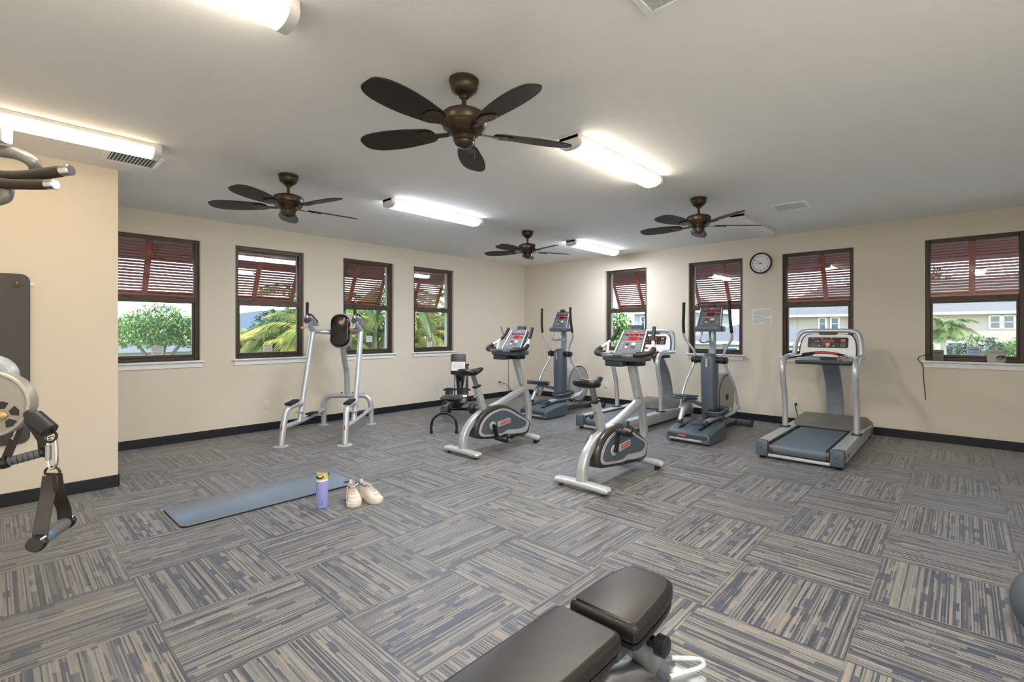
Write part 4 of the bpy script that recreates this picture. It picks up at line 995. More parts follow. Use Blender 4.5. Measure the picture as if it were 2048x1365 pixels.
mx = Matrix.Translation((0, 1.20, .84)) @ Matrix.Rotation(R(-10), 4, 'X')
o = MB().slab(rrect(.235, .33, .03, 4), -.012, .012, 'y', .005).obj('monitor_board', M_BLACK, t); o.matrix_local = mx
MB().tube([(0, 1.22, .70), (0, 1.33, .62), (0, 1.42, .55)], .018, 8, sm=3).obj('monitor_arm', M_BLACK, t)
MB().box((.14, 1.22, .83), (.05, .03, .03), bev=.008).obj('board_clip', M_BLACK, t)
pp = thing('notice_sheet', 'white printed notice clipped to the rowing machine board', 'notice', (2.0 - .6637 * 1.188 , -3.722 + .748 * 1.188, .82), YAW)
mx = Matrix.Rotation(R(-10), 4, 'X')
o = MB().box((0, -.004, -.01), (.215, .0014, .14)).obj('sheet', M_PAPER, pp); o.matrix_local = mx
for i in range(4):
    o = MB().box((0, -.0052, .03 - .02 * i), (.16 - .02 * (i % 2), .0006, .004)).obj('print_line', M_GREYP, pp); o.matrix_local = mx

# ================================================================ WEIGHT BENCH (foreground)
t = thing('weight_bench', 'black padded adjustable weight bench in the foreground', 'bench', (6.265, -6.40, 0))
def pad(name, out, z0, z1, b, mx):
    o = MB().slab(out, z0, z1, 'z', b, seg=4).obj(name, M_VINYL, t); o.matrix_local = mx; return o
mx = Matrix.Translation((-.005, .19, .385)) @ Matrix.Rotation(R(1.5), 4, 'X')
seat_o = sm2([(-.125, -.165), (-.10, -.175), (.10, -.175), (.125, -.165), (.132, -.13), (.122, .05), (.10, .145), (.06, .178), (-.06, .178), (-.10, .145), (-.122, .05), (-.132, -.13)], 3)
so2 = pad('seat_pad', seat_o, .0, .062, .022, mx)
MB().tube([(a * .985, b * .985, .041) for a, b in seat_o], .0025, 6, closed=True).obj('seat_piping', M_BLACK, so2)
o = MB().slab([(a * .97, b * .97) for a, b in seat_o], -.014, .002, 'z').obj('seat_board', M_BLACK, t); o.matrix_local = mx
mx = Matrix.Translation((-.02, -.47, .385)) @ Matrix.Rotation(R(0), 4, 'X')
bo = rrect(.262, .90, .035, 5)
bp = pad('back_pad', bo, .0, .06, .022, mx)
MB().tube([(a * .99, b * .997, .04) for a, b in bo], .0025, 6, closed=True).obj('back_piping', M_BLACK, bp)
o = MB().slab(rrect(.25, .88, .03, 4), -.014, .002, 'z').obj('back_board', M_BLACK, t); o.matrix_local = mx
# frame: front post under the seat, spine, cross feet, wire handle
MB().sweep([(.03, .13, .36), (.03, .36, .085)], rrect(.07, .07, .018, 3), up=(1, 0, 0)).obj('front_post', M_SLATE, t)
MB().sweep([(.03, .145, .33), (.03, .28, .175)], rrect(.084, .084, .02, 3), up=(1, 0, 0)).obj('post_sleeve', mat('grey_sleeve', (120, 126, 132), .4, .2), t)
MB().sweep([(.0, -.75, .12), (.0, .02, .22), (.02, .42, .07)], rrect(.085, .085, .025, 3), up=(1, 0, 0)).obj('main_spine', M_STEEL, t)
MB().sweep([(-.02, -.95, .345), (-.02, .02, .345)], rrect(.06, .05, .01, 2), up=(1, 0, 0)).obj('back_rail', M_SLATE2, t)
MB().tube([(0, -.05, .33), (0, -.05, .2)], .03, 10).obj('pivot_post', M_SLATE2, t)
MB().tube([(0, -.65, .33), (0, -.72, .14)], .025, 10).obj('back_support', M_SLATE2, t)
MB().box((.0, -.78, .06), (.5, .07, .06), bev=.015).obj('rear_foot', M_SILVER, t)
for s in (-1, 1): MB().box((s * .235, -.78, .016), (.05, .08, .032), bev=.01).obj('foot_cap', M_RUBBER, t)
MB().box((.03, .42, .06), (.30, .07, .06), bev=.02).obj('front_foot', M_SILVER, t)
for s in (-1, 1): MB().box((.03 + s * .14, .42, .016), (.05, .08, .032), bev=.01).obj('foot_cap', M_RUBBER, t)
MB().tube([(.06, .40, .13), (.14, .46, .13), (.165, .43, .13), (.12, .34, .13), (.10, .30, .13)], .009, 8, sm=3).obj('wire_handle', M_SILV2, t)
MB().cyl((.055, .20, .30), (.10, .20, .30), .02, None, 12).obj('knob_stem', M_BLACK, t)
MB().lathe([(.028, 0), (.034, .004), (.034, .036), (.028, .04)], 18, (.10, .20, .30), (1, 0, 0)).obj('adjust_knob', M_BLACK, t)
MB().box((.0, .06, .33), (.12, .10, .06), bev=.012).obj('seat_bracket', M_SLATE2, t)

# ================================================================ CABLE MACHINE (left foreground, mostly out of frame)
CM = (4.969, -7.886)
t = thing('cable_machine', 'grey cable machine with pull-up grips at the left edge of the photo', 'cable machine', (CM[0], CM[1], 0), YAW)
M_CGREY = mat('warm_grey_coat', (134, 130, 124), .36, .35, var=.04)
for x_, y_ in ((-.42, -.05), (-.42, .45)):
    MB().box((x_, y_, 1.08), (.09, .09, 2.04), bev=.015).obj('upright_post', M_CGREY, t)
MB().box((-.42, .12, .04), (.14, .72, .08), bev=.02).obj('base_rail', M_CGREY, t)
MB().box((-.75, .2, .04), (.75, .12, .078), bev=.02).obj('base_outrigger', M_CGREY, t)
MB().box((-.42, .2, 2.07), (.12, .7, .08), bev=.015).obj('top_beam', M_CGREY, t)
MB().box((-.7, .2, .75), (.3, .34, 1.3), bev=.02).obj('weight_stack_cover', M_BLACK, t)
# pull-up grips
gz = lambda v: 1.361 + (663 - v) / 962 * 1.6
MB().sweep([(-.42, .3, 2.03), (-.2, .3, 2.02), (-.005, .3, 2.012)], rrect(.035, .05, .008, 2), up=(0, 1, 0)).obj('cross_arm', M_SILVER, t)
MB().tube([(-.42, .32, 1.99), (-.2, .32, 1.985), (-.05, .32, 1.968), (.01, .32, 1.957), (.045, .325, 1.94), (.048, .34, 1.925), (.02, .37, 1.92), (-.05, .42, 1.92), (-.3, .45, 1.92), (-.42, .45, 1.92)], .02, 12, sm=4).obj('bent_arm', M_CGREY, t)
a = smooth([(-.42, .30, 1.93), (-.2, .30, 1.895), (-.04, .30, 1.878), (.05, .30, 1.877), (.12, .30, 1.886), (.178, .30, 1.894)], 4)
MB().tube(a, .0185, 14).obj('foam_grip', mat('dark_brown_foam', (52, 42, 30), .7, var=.1), t)
MB().cyl((.176, .30, 1.8935), (.208, .30, 1.898), .0185, None, 16, .003).obj('chrome_tip', M_CHROME, t)
a = smooth([(-.42, .27, 1.90), (-.2, .27, 1.872), (-.04, .27, 1.852), (.03, .27, 1.842), (.10, .27, 1.840), (.158, .27, 1.840)], 4)
MB().tube(a, .0165, 14).obj('foam_grip', mat('dark_brown_foam', (52, 42, 30)), t)
MB().cyl((.156, .27, 1.84), (.186, .27, 1.84), .0165, None, 16, .003).obj('chrome_tip', M_CHROME, t)
MB().tube([(.005, .29, 1.85), (.004, .29, 1.815), (-.012, .29, 1.798), (-.06, .29, 1.795), (-.25, .27, 1.80), (-.42, .2, 1.80)], .0175, 12, sm=4).obj('hook_arm', M_CGREY, t)
# pulley head
MB().tube([(-.42, .0, 1.18), (-.1, .06, 1.17), (.22, .06, 1.16)], .028, 12, sm=3).obj('pulley_arm', M_CGREY, t)
nrm = Vector((.30, -.95, 0)).normalized(); tx = Vector((0, 0, 1)).cross(-nrm).normalized()
m = frame((.272, .0, 1.162), -tx if tx.x < 0 else tx, (0, 0, 1))
disc = [(.088 * math.cos(2 * PI * i / 40), .088 * math.sin(2 * PI * i / 40)) for i in range(40)]
o = MB().slab(disc, -.045, .0, 'z', .008).obj('pulley_guard', mat('champagne_grey_guard', (142, 136, 128), .4, .3), t); o.matrix_local = m
o = MB().tube([(a_ * .975, b_ * .975, .0) for a_, b_ in disc], .005, 8, closed=True).obj('guard_rim', mat('guard_rim_grey', (160, 156, 150), .4, .3), t); o.matrix_local = m
def holes(cx, cy, r0, r1, n, a0):
    for i in range(n):
        q = a0 + 2 * PI * i / n; h_ = .42
        out = [(cx + r0 * math.cos(q - h_ * .75), cy + r0 * math.sin(q - h_ * .75)), (cx + r1 * math.cos(q - h_), cy + r1 * math.sin(q - h_)), (cx + r1 * 1.06 * math.cos(q), cy + r1 * 1.06 * math.sin(q)), (cx + r1 * math.cos(q + h_), cy + r1 * math.sin(q + h_)), (cx + r0 * math.cos(q + h_ * .75), cy + r0 * math.sin(q + h_ * .75))]
        o_ = MB().slab(out, -.001, .0012, 'z').obj('guard_slot', M_BLACK, t); o_.matrix_local = m
holes(.03, -.03, .018, .036, 5, R(20)); holes(-.02, .052, .014, .028, 4, R(-20))
o = MB().lathe([(.014, 0), (.014, .006), (.008, .01)], 6, (.03, -.03, 0)).obj('hub_bolt', mat('brass_bolt', (190, 168, 120), .3, .8), t); o.matrix_local = m
o = MB().slab(rrect(.17, .16, .06, 5, -.075, .05), -.11, -.06, 'z', .008).obj('rear_guard', mat('rear_guard_grey', (158, 162, 168), .4, .3), t); o.matrix_local = m
MB().cyl((.390, -.008, 1.143), (.406, -.01, 1.13), .012, .02, 16).obj('stop_neck', M_BLACK, t)
MB().cyl((.402, -.01, 1.133), (.452, -.01, 1.092), .0215, .0205, 18, .004).obj('cable_stop', M_BLACK, t)
MB().tube([(.452 + .015 * math.cos(2 * PI * i / 14), -.01 + .004 * math.sin(2 * PI * i / 14), 1.077 + .013 * math.sin(2 * PI * i / 14)) for i in range(14)], .0032, 8, closed=True).obj('cable_eye', mat('dark_copper_ring', (70, 48, 38), .35, .7), t)
# hanging strap handle with carabiner
hx, hy = CM[0] + .456 * math.cos(YAW) - (-.01) * math.sin(YAW), CM[1] + .456 * math.sin(YAW) + (-.01) * math.cos(YAW)
h = thing('cable_stirrup', 'black strap cable handle with blue ring hanging from a carabiner', 'cable handle', (hx, hy, .82), YAW)
M_STRAP = mat('black_nylon_strap', (36, 30, 26), .6, var=.15, bump=.0004, bs=900)
lp = smooth([(-.005, 0, .255), (.008, 0, .25), (.011, 0, .22), (.011, 0, .19), (.006, 0, .175), (-.006, 0, .175), (-.011, 0, .19), (-.011, 0, .225), (-.01, 0, .248)], 4, True)
MB().tube(lp, .004, 8, closed=True).obj('carabiner', M_CHROME, h)
MB().cyl((-.011, 0, .195), (-.011, 0, .235), .0065, None, 10, .001).obj('carabiner_gate', M_STEEL, h)
MB().tube([(.02 * math.cos(R(a_)), 0, .163 + .014 * math.sin(R(a_))) for a_ in range(-20, 201, 20)] , .003, 8).obj('strap_ring', mat('dark_copper_ring', (70, 48, 38)), h)
MB().cyl((-.02, 0, .158), (.02, 0, .158), .003, None, 8).obj('ring_bar', mat('dark_copper_ring', (70, 48, 38)), h)
MB().box((0, 0, .135), (.031, .006, .05), bev=.002, seg=1).obj('strap_fold', M_STRAP, h)
MB().sweep(smooth([(-.002, -.004, .155), (-.002, -.012, .10), (.014, -.04, .045), (.022, -.056, .0)], 4), rrect(.03, .003, .001, 1), up=(1, .8, 0)).obj('strap', M_STRAP, h)
MB().sweep(smooth([(.002, .004, .155), (.0, .015, .10), (-.014, .045, .05), (-.022, .058, .0)], 4), rrect(.03, .003, .001, 1), up=(1, .8, 0)).obj('strap', M_STRAP, h)
ga, gb = Vector((.024, -.062, .0)), Vector((-.026, .066, .004))
for i in range(6):
    p0 = ga.lerp(gb, .06 + .145 * i); p1 = ga.lerp(gb, .06 + .145 * (i + 1) - .02)
    MB().cyl(p0, p1, .0165, None, 14, .002).obj('grip_segment', mat('blue_ring', (60, 96, 130), .5) if i == 1 else mat('grey_foam_grip', (84, 84, 88), .7), h)
MB().cyl(ga, gb, .0145, None, 12).obj('grip_core', M_BLACK, h)
dd = (gb - ga).normalized()
MB().cyl(ga - dd * .012, ga + dd * .008, .021, None, 18, .004).obj('end_cap', M_GLOSSB, h); MB().cyl(gb - dd * .006, gb + dd * .01, .02, None, 18, .004).obj('end_cap', M_GLOSSB, h)
# second handle behind the pulley guard
lx, ly = .155, .2
h = thing('cable_stirrup', 'black strap cable handle with white lettering behind the grey pulley guard', 'cable handle', (CM[0] + lx * math.cos(YAW) - ly * math.sin(YAW), CM[1] + lx * math.sin(YAW) + ly * math.cos(YAW), .955), YAW)
apx = Vector((.0, .0, .155))
g0, g1 = Vector((-.042, -.016, .0)), Vector((.036, .024, .022))
MB().sweep([apx, (-.016, -.006, .085), g0], rrect(.024, .003, .001, 1), up=(1, .3, .3)).obj('strap', M_STRAP, h)
MB().sweep([apx, (.024, .012, .095), (.037, .02, .06), g1], rrect(.024, .003, .001, 1), up=(1, .3, -.3)).obj('strap', M_STRAP, h)
for i in range(6):
    p0 = g0.lerp(g1, .08 + .145 * i); p1 = g0.lerp(g1, .08 + .145 * (i + 1) - .015)
    MB().cyl(p0, p1, .0145, None, 14, .002).obj('grip_segment', mat('grey_foam_grip', (84, 84, 88)), h)
MB().cyl(g0, g1, .0125, None, 12).obj('grip_core', M_BLACK, h)
dd = (g1 - g0).normalized(); MB().cyl(g0 - dd * .012, g0 + dd * .012, .0185, None, 16, .004).obj('end_cap', M_GLOSSB, h); MB().cyl(g1 - dd * .004, g1 + dd * .008, .0165, None, 16, .003).obj('end_cap', M_GLOSSB, h)
text('strap_lettering', 'Ascend', .012, M_PRINT, h, frame((-.017, -.0115, .088), (.30, .1, 1), (-1, -.15, .35)))
MB().tube([apx, apx + Vector((.0, .0, .03)), apx + Vector((-.02, -.05, .05)), apx + Vector((-.03, -.14, .06))], .004, 6, sm=3).obj('hanging_hook', M_STEEL, h)
# ================================================================ SMALL THINGS
def ribmat(name, rgb, rough, scale, axis, depth, spec=.5):
    k = NT(name); s = k.n('ShaderNodeSeparateXYZ'); k.t.links.new(k.obj(), s.inputs[0])
    h = k.m1('SINE', k.m1('MULTIPLY', s.outputs[axis], scale))
    c = lin(*rgb); k.put(k.b.inputs['Base Color'], k.mix(k.noise(6), tuple(x * .88 for x in c[:3]) + (1,), tuple(x * 1.1 for x in c[:3]) + (1,)))
    k.b.inputs['Roughness'].default_value = rough; k.b.inputs['Specular IOR Level'].default_value = spec; k.bump(h, .5, depth); return k.m
# mat on the floor
t = thing('floor_mat', 'dark grey ribbed exercise mat lying on the carpet behind the bottle', 'exercise mat', (2.855, -6.19, 0), R(.6))
M_MAT = ribmat('ribbed_mat_foam', (104, 119, 136), .3, 420.0, 1, .0006, .9)
out = rrect(.535, 1.30, .05, 6)
o = MB().slab(out, .003, .016, 'z', .003).obj('mat_body', M_MAT, t)
MB().slab([(a * 1.004, b * 1.002) for a, b in out], .0, .010, 'z', .002).obj('mat_edge', mat('black_mat_edge', (20, 20, 22), .6), t)
MB().lathe([(.013, .0135), (.026, .0135), (.026, .018), (.013, .018), (.013, .0135)], 20, (-.19, .585, 0), cap=False).obj('grommet', M_BLACK, t)
MB().lathe([(.013, .0135), (.026, .0135), (.026, .018), (.013, .018), (.013, .0135)], 20, (.19, .585, 0), cap=False).obj('grommet', M_BLACK, t)
# mat hanging on the wall end
t = thing('hanging_mat', 'dark grey exercise mat hanging on the tan wall at the left edge', 'exercise mat', (1.62, -7.80, .48))
k = NT('dimpled_mat_foam'); vn = k.n('ShaderNodeTexVoronoi'); vn.inputs['Scale'].default_value = 120; k.t.links.new(k.obj(), vn.inputs['Vector'])
k.b.inputs['Base Color'].default_value = lin(74, 72, 72); k.b.inputs['Roughness'].default_value = .6; k.bump(vn.outputs[0], .5, .0015)
MB().slab(rrect(.60, 1.33, .055, 6, 0, .665), -.006, .006, 'x', .003).obj('mat_body', k.m, t)
for s in (-1, 1): MB().lathe([(.011, .006), (.027, .006), (.027, .011), (.011, .011), (.011, .006)], 20, (0, s * .23, 1.255), (1, 0, 0), cap=False).obj('grommet', mat('dark_brass_grommet', (58, 44, 30), .3, .7), t)
text('mat_lettering', 'ALTEX', .05, mat('blue_print', (70, 112, 150), .6), t, frame((.0068, .16, .105), (0, 1, 0), (0, 0, 1)))
hr = thing('mat_hook_rail', 'small white hook rail carrying the hanging mat', 'hook rail', (1.60, -7.80, 1.735))
MB().box((.006, 0, 0), (.012, .64, .03), bev=.003, seg=1).obj('rail', M_WHITE, hr)
for s in (-1, 1): MB().tube([(.012, s * .23, 0), (.04, s * .23, -.004), (.046, s * .23, .012)], .006, 8, sm=3).obj('hook', M_CHROME, hr)
# water bottle
t = thing('water_bottle', 'lilac water bottle with lime lid standing by the floor mat', 'bottle', (3.438, -6.005, 0), YAW)
M_LILAC = mat('lilac_coat', (158, 164, 236), .38, .1, var=.04)
MB().lathe([(.036, 0), (.041, .003), (.0425, .01), (.0425, .195), (.041, .205), (.040, .208)], 28).obj('bottle_body', M_LILAC, t)
MB().lathe([(.037, 0), (.0405, .0015), (.041, .008), (.038, .008)], 28).obj('base_ring', mat('blue_base', (66, 74, 160), .5), t)
MB().lathe([(.041, .205), (.0415, .207), (.0415, .216), (.040, .218)], 28).obj('white_ring', M_WHITE, t)
lid = MB().lathe([(.040, .216), (.041, .22), (.040, .238), (.034, .252), (.02, .258), (.012, .258)], 28).obj('lid', mat('lime_lid', (204, 212, 112), .45), t)
for s in (-1, 1): MB().box((s * .034, 0, .254), (.008, .02, .026), bev=.003).obj('handle_post', mat('lime_lid', (204, 212, 112)), lid)
MB().slab(rrect(.045, .04, .01, 3, 0, -.01), .247, .264, 'z', .004).obj('flip_lid', mat('coral_flip', (224, 142, 112), .45), t)
MB().tube([(-.024, -.03, .247), (-.02, -.04, .238), (0, -.045, .235), (.02, -.04, .238), (.024, -.03, .247)], .006, 8, sm=3).obj('push_button', M_BLACK, t)
text('bottle_lettering', 'owala', .014, mat('maroon_print', (120, 60, 110), .6), t, frame((.015, -.0402, .045), (0, 0, 1), (-1, -.35, 0)))
# pair of shoes
def shoe(label, x, y, dx, dy, mir):
    a = math.atan2(dy, dx) - PI / 2
    t = thing('running_shoe', label, 'shoe', (x, y, 0), a, 'pair of cream running shoes'); t.scale = (1.12, 1.08, 1.08)
    # local: toe at +y, heel at -y
    secs = [(-.128, .020, .052, .030, .105), (-.120, .030, .060, .020, .112), (-.09, .036, .075, .012, .108), (-.05, .036, .072, .008, .095), (-.005, .038, .060, .004, .098), (.045, .045, .048, .0, .085), (.09, .047, .042, .0, .062), (.12, .036, .040, .008, .048), (.134, .018, .040, .02, .042)]
    n = 14; vs = []; fs = []
    for yy, hw, _, _, zt in secs:
        for i in range(n):
            q = PI * i / (n - 1); vs.append((hw * (math.cos(q)) * (1 if abs(math.cos(q)) > .5 else 1) + mir * .006 * math.sin(yy * 9), yy, .03 + (zt - .03) * max(0.0, math.sin(q)) ** .8))
    for j in range(len(secs) - 1):
        for i in range(n - 1): fs.append((j * n + i, j * n + i + 1, (j + 1) * n + i + 1, (j + 1) * n + i))
        fs.append((j * n, (j + 1) * n, (j + 1) * n + n - 1, j * n + n - 1))
    fs += [tuple(range(n)), tuple(range((len(secs) - 1) * n, len(secs) * n))]
    MB().add(vs, fs).obj('upper', mat('cream_mesh_upper', (214, 205, 196), .7, var=.06, vs=60, bump=.0008, bs=300), t, ang=60)
    so_ = sm2([(-.034, -.12), (0, -.135), (.034, -.12), (.04, -.06), (.037 + .004 * mir, .0), (.05, .07), (.04, .12), (0, .142), (-.04, .12), (-.05, .07), (-.037 + .004 * mir, 0), (-.04, -.06)], 3)
    MB().slab(so_, .0, .034, 'z', .006).obj('sole', mat('white_foam_sole', (222, 218, 210), .6), t)
    MB().slab([(p * 1.01, q * .35 - .005) for p, q in so_], .002, .02, 'z', .004).obj('sole_insert', mat('peach_insert', (224, 160, 100), .6), t)
    MB().slab(sm2([(-.022, -.105), (.022, -.105), (.026, -.06), (.02, -.03), (-.02, -.03), (-.026, -.06)], 3), .09, .109, 'z', .004).obj('foot_opening', mat('grey_lining', (150, 140, 136), .8), t)
    MB().slab(rrect(.034, .05, .01, 3, 0, -.012), .0, .007, 'z', .003, Matrix.Translation((0, 0, .103)) @ Matrix.Rotation(R(35), 4, 'X')).obj('tongue', mat('cream_mesh_upper', (214, 205, 196)), t)
    MB().box((0, -.128, .112), (.022, .008, .03), bev=.003).obj('heel_tab', mat('cream_mesh_upper', (214, 205, 196)), t)
    def top(q_):
        for (y0_, _, _, _, z0_), (y1_, _, _, _, z1_) in zip(secs, secs[1:]):
            if y0_ <= q_ <= y1_: return z0_ + (z1_ - z0_) * (q_ - y0_) / (y1_ - y0_)
        return .05
    M_LACE = mat('grey_cream_lace', (196, 188, 180), .8)
    for i in range(5):
        yy = -.004 + .016 * i
        MB().tube([(-.026, yy - .004, top(yy) - .013), (-.013, yy, top(yy) - .001), (0, yy + .001, top(yy) + .003), (.013, yy, top(yy) - .001), (.026, yy - .004, top(yy) - .013)], .0032, 6, sm=3).obj('lace', M_LACE, t)
    MB().tube([(-.03, .075, .058), (-.018, .092, .060), (0, .098, .060), (.018, .092, .060), (.03, .075, .058)], .0022, 6, sm=3).obj('toe_seam', M_LACE, t)
    for s_ in (-1, 1): MB().tube([(s_ * .030, -.04, .088), (s_ * .040, .0, .062), (s_ * .046, .05, .046), (s_ * .044, .085, .04)], .0022, 6, sm=3).obj('side_seam', M_LACE, t)
    MB().tube([(0, .0, .104), (.02 * mir, .01, .122), (.035 * mir, -.01, .128), (.03 * mir, -.02, .11)], .002, 6, sm=4).obj('lace_loop', M_WHITE, t)
shoe('cream running shoe nearer the lilac bottle', 3.505, -5.79, .90, -.36, -1)
shoe('cream running shoe further right, with peach sole insert showing', 3.558, -5.672, 1.0, -.02, 1)
# exercise ball cut by the right edge
t = thing('exercise_ball', 'smooth dark slate ball cut off by the right edge of the photo', 'ball', (7.47, -4.664, 0))
MB().ball((0, 0, .17), .17, 40, 24).obj('ball_body', mat('slate_rubber_ball', (74, 82, 90), .55, var=.06), t)
MB().lathe([(.012, 0), (.012, .004), (.006, .006)], 14, (0, 0, .337)).obj('valve', M_BLACK, t)

# wall clock
t = thing('wall_clock', 'round black-rimmed wall clock on the right wall', 'clock', (4.874, 0, 2.387))
MB().lathe([(.156, 0), (.160, .012), (.156, .034), (.146, .038), (.139, .03), (.138, .02), (.138, 0)], 48, (0, 0, 0), (0, -1, 0), cap=False).obj('rim', M_BLACK, t)
MB().lathe([(.140, .0), (.140, .016)], 48, (0, 0, 0), (0, -1, 0)).obj('clock_face', M_PAPER, t)
for i in range(1, 13):
    a = R(90 - 30 * i); text('numeral', str(i), .044, M_BLACK, t, frame((.112 * math.cos(a), -.0168, .112 * math.sin(a)), (1, 0, 0), (0, 0, 1)))
def hand(name, ang, L, w_):
    d = (math.cos(R(ang)), math.sin(R(ang))); b = MB(); n_ = (-d[1], d[0])
    b.slab([(-d[0] * .02 + n_[0] * w_, -d[1] * .02 + n_[1] * w_), (d[0] * L + n_[0] * w_ * .4, d[1] * L + n_[1] * w_ * .4), (d[0] * L - n_[0] * w_ * .4, d[1] * L - n_[1] * w_ * .4), (-d[0] * .02 - n_[0] * w_, -d[1] * .02 - n_[1] * w_)], -.020, -.0185, 'y'); b.obj(name, M_BLACK, t)
hand('hour_hand', 90 - 30 * 8.9, .07, .004); hand('minute_hand', 90 - 6 * 51, .10, .003)
MB().lathe([(.006, 0), (.006, .006)], 12, (0, -.017, 0), (0, -1, 0)).obj('hand_pin', M_BLACK, t)
# taped paper notice under the clock
t = thing('notice_sheet', 'white notice with yellow highlighting taped under the clock', 'notice', (4.886, 0, 1.585))
MB().box((0, -.0012, 0), (.285, .0016, .235)).obj('sheet', M_PAPER, t)
YH_ = mat('yellow_highlight', (226, 226, 140), .7); PH = mat('grey_blue_print', (150, 152, 164), .7)
for i, (x0, x1, hl) in enumerate(((-.08, .13, 0), (-.11, .13, 0), (-.12, .11, 0), (-.11, .13, 2), (-.12, .09, 1), (-.12, .02, 0), (-.12, .06, 0), (-.11, .11, 1), (-.115, .12, 1), (-.115, -.04, 0))):
    z = .085 - .0195 * i
    if hl: MB().box(((-.12 - .04) / 2 if hl == 1 else .09, -.0022, z), (.09 if hl == 1 else .08, .0005, .015)).obj('highlight', YH_, t)
    MB().box(((x0 + x1) / 2, -.0026, z), (x1 - x0, .0005, .005)).obj('print_line', PH, t)
MB().box((.085, -.0026, -.1), (.05, .0005, .01)).obj('print_line', mat('lilac_print', (176, 170, 200), .7), t)
# small notices stuck on the glass
def sticker(label, side, a, z, w_=.12, h_=.1, blue=False):
    loc = (-.089, a, z) if side == 'L' else (a, .089, z)
    t = thing('window_notice', label, 'notice', loc, PI / 2 if side == 'L' else 0, 'small notices on the window glass')
    MB().box((0, 0, 0), (w_, .0014, h_)).obj('sheet', mat('pale_blue_paper', (206, 222, 240), .6) if blue else M_PAPER, t)
    for i in range(5): MB().box((0, -.001, h_ * (.34 - .17 * i)), (w_ * (.8 - .12 * (i == 4)), .0006, h_ * .06)).obj('print_line', mat('blue_print_line', (60, 92, 150), .6) if blue else M_GREYP, t)
sticker('small white notice on the glass in front of the spreading tree', 'L', -6.385, 1.128)
sticker('small white notice on the glass of the second left window', 'L', -5.155, 1.128)
sticker('small white notice on the glass just right of the back pad post', 'L', -3.62, 1.235, .105, .1)
sticker('small white notice on the glass of the left window nearest the corner', 'L', -2.44, 1.115, .1, .1)
sticker('small pale notice on the glass behind the middle elliptical', 'R', 4.30, 1.115, .1, .1, True)
sticker('small blue notice on the glass at the right edge window', 'R', 7.245, 1.125, .12, .105, True)
# things on the right window sill
t = thing('wipe_tub', 'white lidded tub with dark oval logo on the right window sill', 'tub', (7.44, .002, ZS))
def rr(w_, d_, z, r=.03): return [(p, q, z) for p, q in rrect(w_, d_, r, 4)]
b = MB(); rings = [rr(.150, .066, 0), rr(.158, .07, .02), rr(.168, .076, .118)]
vs = [p for g_ in rings for p in g_]; m_ = len(rings[0])
b.add(vs, [(j * m_ + i, j * m_ + (i + 1) % m_, (j + 1) * m_ + (i + 1) % m_, (j + 1) * m_ + i) for j in range(2) for i in range(m_)] + [tuple(range(m_)), tuple(range(2 * m_, 3 * m_))])
b.obj('tub_body', mat('taupe_white_tub', (196, 190, 184), .5), t)
MB().slab(rrect(.182, .086, .034, 4), .112, .148, 'z', .006).obj('tub_lid', mat('grey_white_lid', (178, 176, 172), .45), t)
lg = MB().slab([(.04 * math.cos(2 * PI * i / 24), .024 * math.sin(2 * PI * i / 24)) for i in range(24)], 0, .0015, 'z').obj('logo_oval', M_DARKP, t); lg.matrix_local = frame((.035, -.0385, .062), (1, 0, .22), (-.1, 0, 1))
lg = MB().slab([(-.03, -.004), (.0, .001), (.02, .006), (.0, -.009)], .0012, .0025, 'z').obj('logo_swoosh', M_PRINT, t); lg.matrix_local = frame((.03, -.0385, .056), (1, 0, .1), (0, 0, 1))
MB().box((.035, -.0368, .022), (.09, .0015, .006)).obj('print_bar', M_DARKP, t)
t = thing('router_box', 'small grey box on the left end of the right window sill', 'box', (6.925, .0, ZS))
MB().box((0, 0, .068), (.105, .05, .136), bev=.006).obj('box_body', mat('mid_grey_box', (112, 108, 106), .5), t)
MB().box((0, -.0258, .1), (.06, .001, .01)).obj('box_slot', M_DARKP, t)
cd_ = MB().tube([(6.872, -.01, 1.06), (6.80, -.012, 1.062), (6.745, -.012, 1.04), (6.735, -.012, 1.0), (6.768, -.012, .96), (6.782, -.009, .9), (6.788, -.008, .75), (6.80, -.008, .60), (6.806, -.006, .51)], .0045, 6, sm=4).obj('power_cord', M_BLACK)
tag(cd_, 'thin black cord looping off the right window sill down the wall', 'cord')
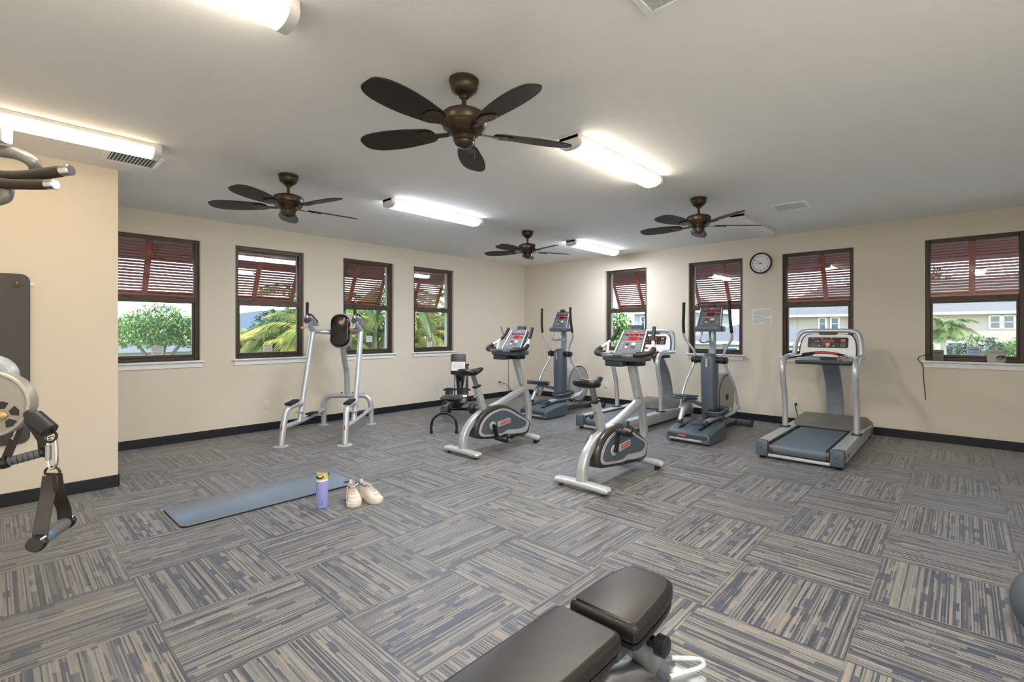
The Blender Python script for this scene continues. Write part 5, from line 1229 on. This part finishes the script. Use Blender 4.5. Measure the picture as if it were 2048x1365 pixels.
# outlets and cords
def outlet(label, side, a, z, w_=.075, plug=False):
    t = thing('wall_outlet', label, 'outlet', (0, a, z) if side == 'L' else (a, 0, z), PI / 2 if side == 'L' else 0, 'white wall outlets')
    MB().box((0, -.003, 0), (w_, .006, .118), bev=.003).obj('cover_plate', M_PLAST, t)
    for gx in ((0,) if w_ < .1 else (-.034, .034)):
        for s in (-1, 1):
            MB().slab(rrect(.034, .03, .01, 3, gx, s * .022), -.008, -.005, 'y', .001, seg=1).obj('socket', M_PLAST, t)
            for q in (-.006, .006): MB().box((gx + q, -.0083, s * .022 + .003), (.002, .0008, .008)).obj('slot', M_DARKP, t)
    if plug: MB().box((0, -.018, -.024), (.03, .026, .034), bev=.006).obj('plug', M_BLACK, t)
    return t
outlet('white outlet on the left wall left of the knee-raise station', 'L', -5.196, .351)
outlet('white outlet on the left wall behind the rowing machine', 'L', -2.322, .345)
outlet('wide white outlet on the left wall near the corner', 'L', -.766, .340, .15, True)
outlet('small white wall plate high up by the corner', 'L', -.708, 1.474, .12)
outlet('white outlet with black plug beside the right treadmill', 'R', 5.351, .335, plug=True)
outlet('white outlet on the right wall beside the far treadmill', 'R', 2.108, .34)
tag(MB().tube([(.016, -.766, .31), (.05, -.74, .30), (.07, -.62, .26), (.06, -.5, .16), (.05, -.44, .05), (.06, -.40, .012)], .005, 6, sm=4).obj('power_cord', M_BLACK), 'black cord drooping from the wide outlet near the corner', 'cord')
tag(MB().tube([(.01, -.72, 1.46), (.014, -.70, 1.40), (.012, -.62, 1.28), (.012, -.56, 1.15), (.012, -.52, .98), (.012, -.5, .6), (.014, -.5, .11)], .004, 6, sm=4).obj('power_cord', M_BLACK), 'thin dark cord hanging from the high wall plate', 'cord')
tag(MB().tube([(5.351, -.02, .29), (5.353, -.022, .25), (5.37, -.03, .19), (5.40, -.05, .09), (5.43, -.09, .02), (5.46, -.14, .008)], .006, 6, sm=4).obj('power_cord', M_BLACK), 'short black cord below the plugged outlet by the right treadmill', 'cord')
for o in bpy.data.objects:
    if o.type == 'MESH' and len(o.data.materials) == 0: o.data.materials.append(M_GREYP)
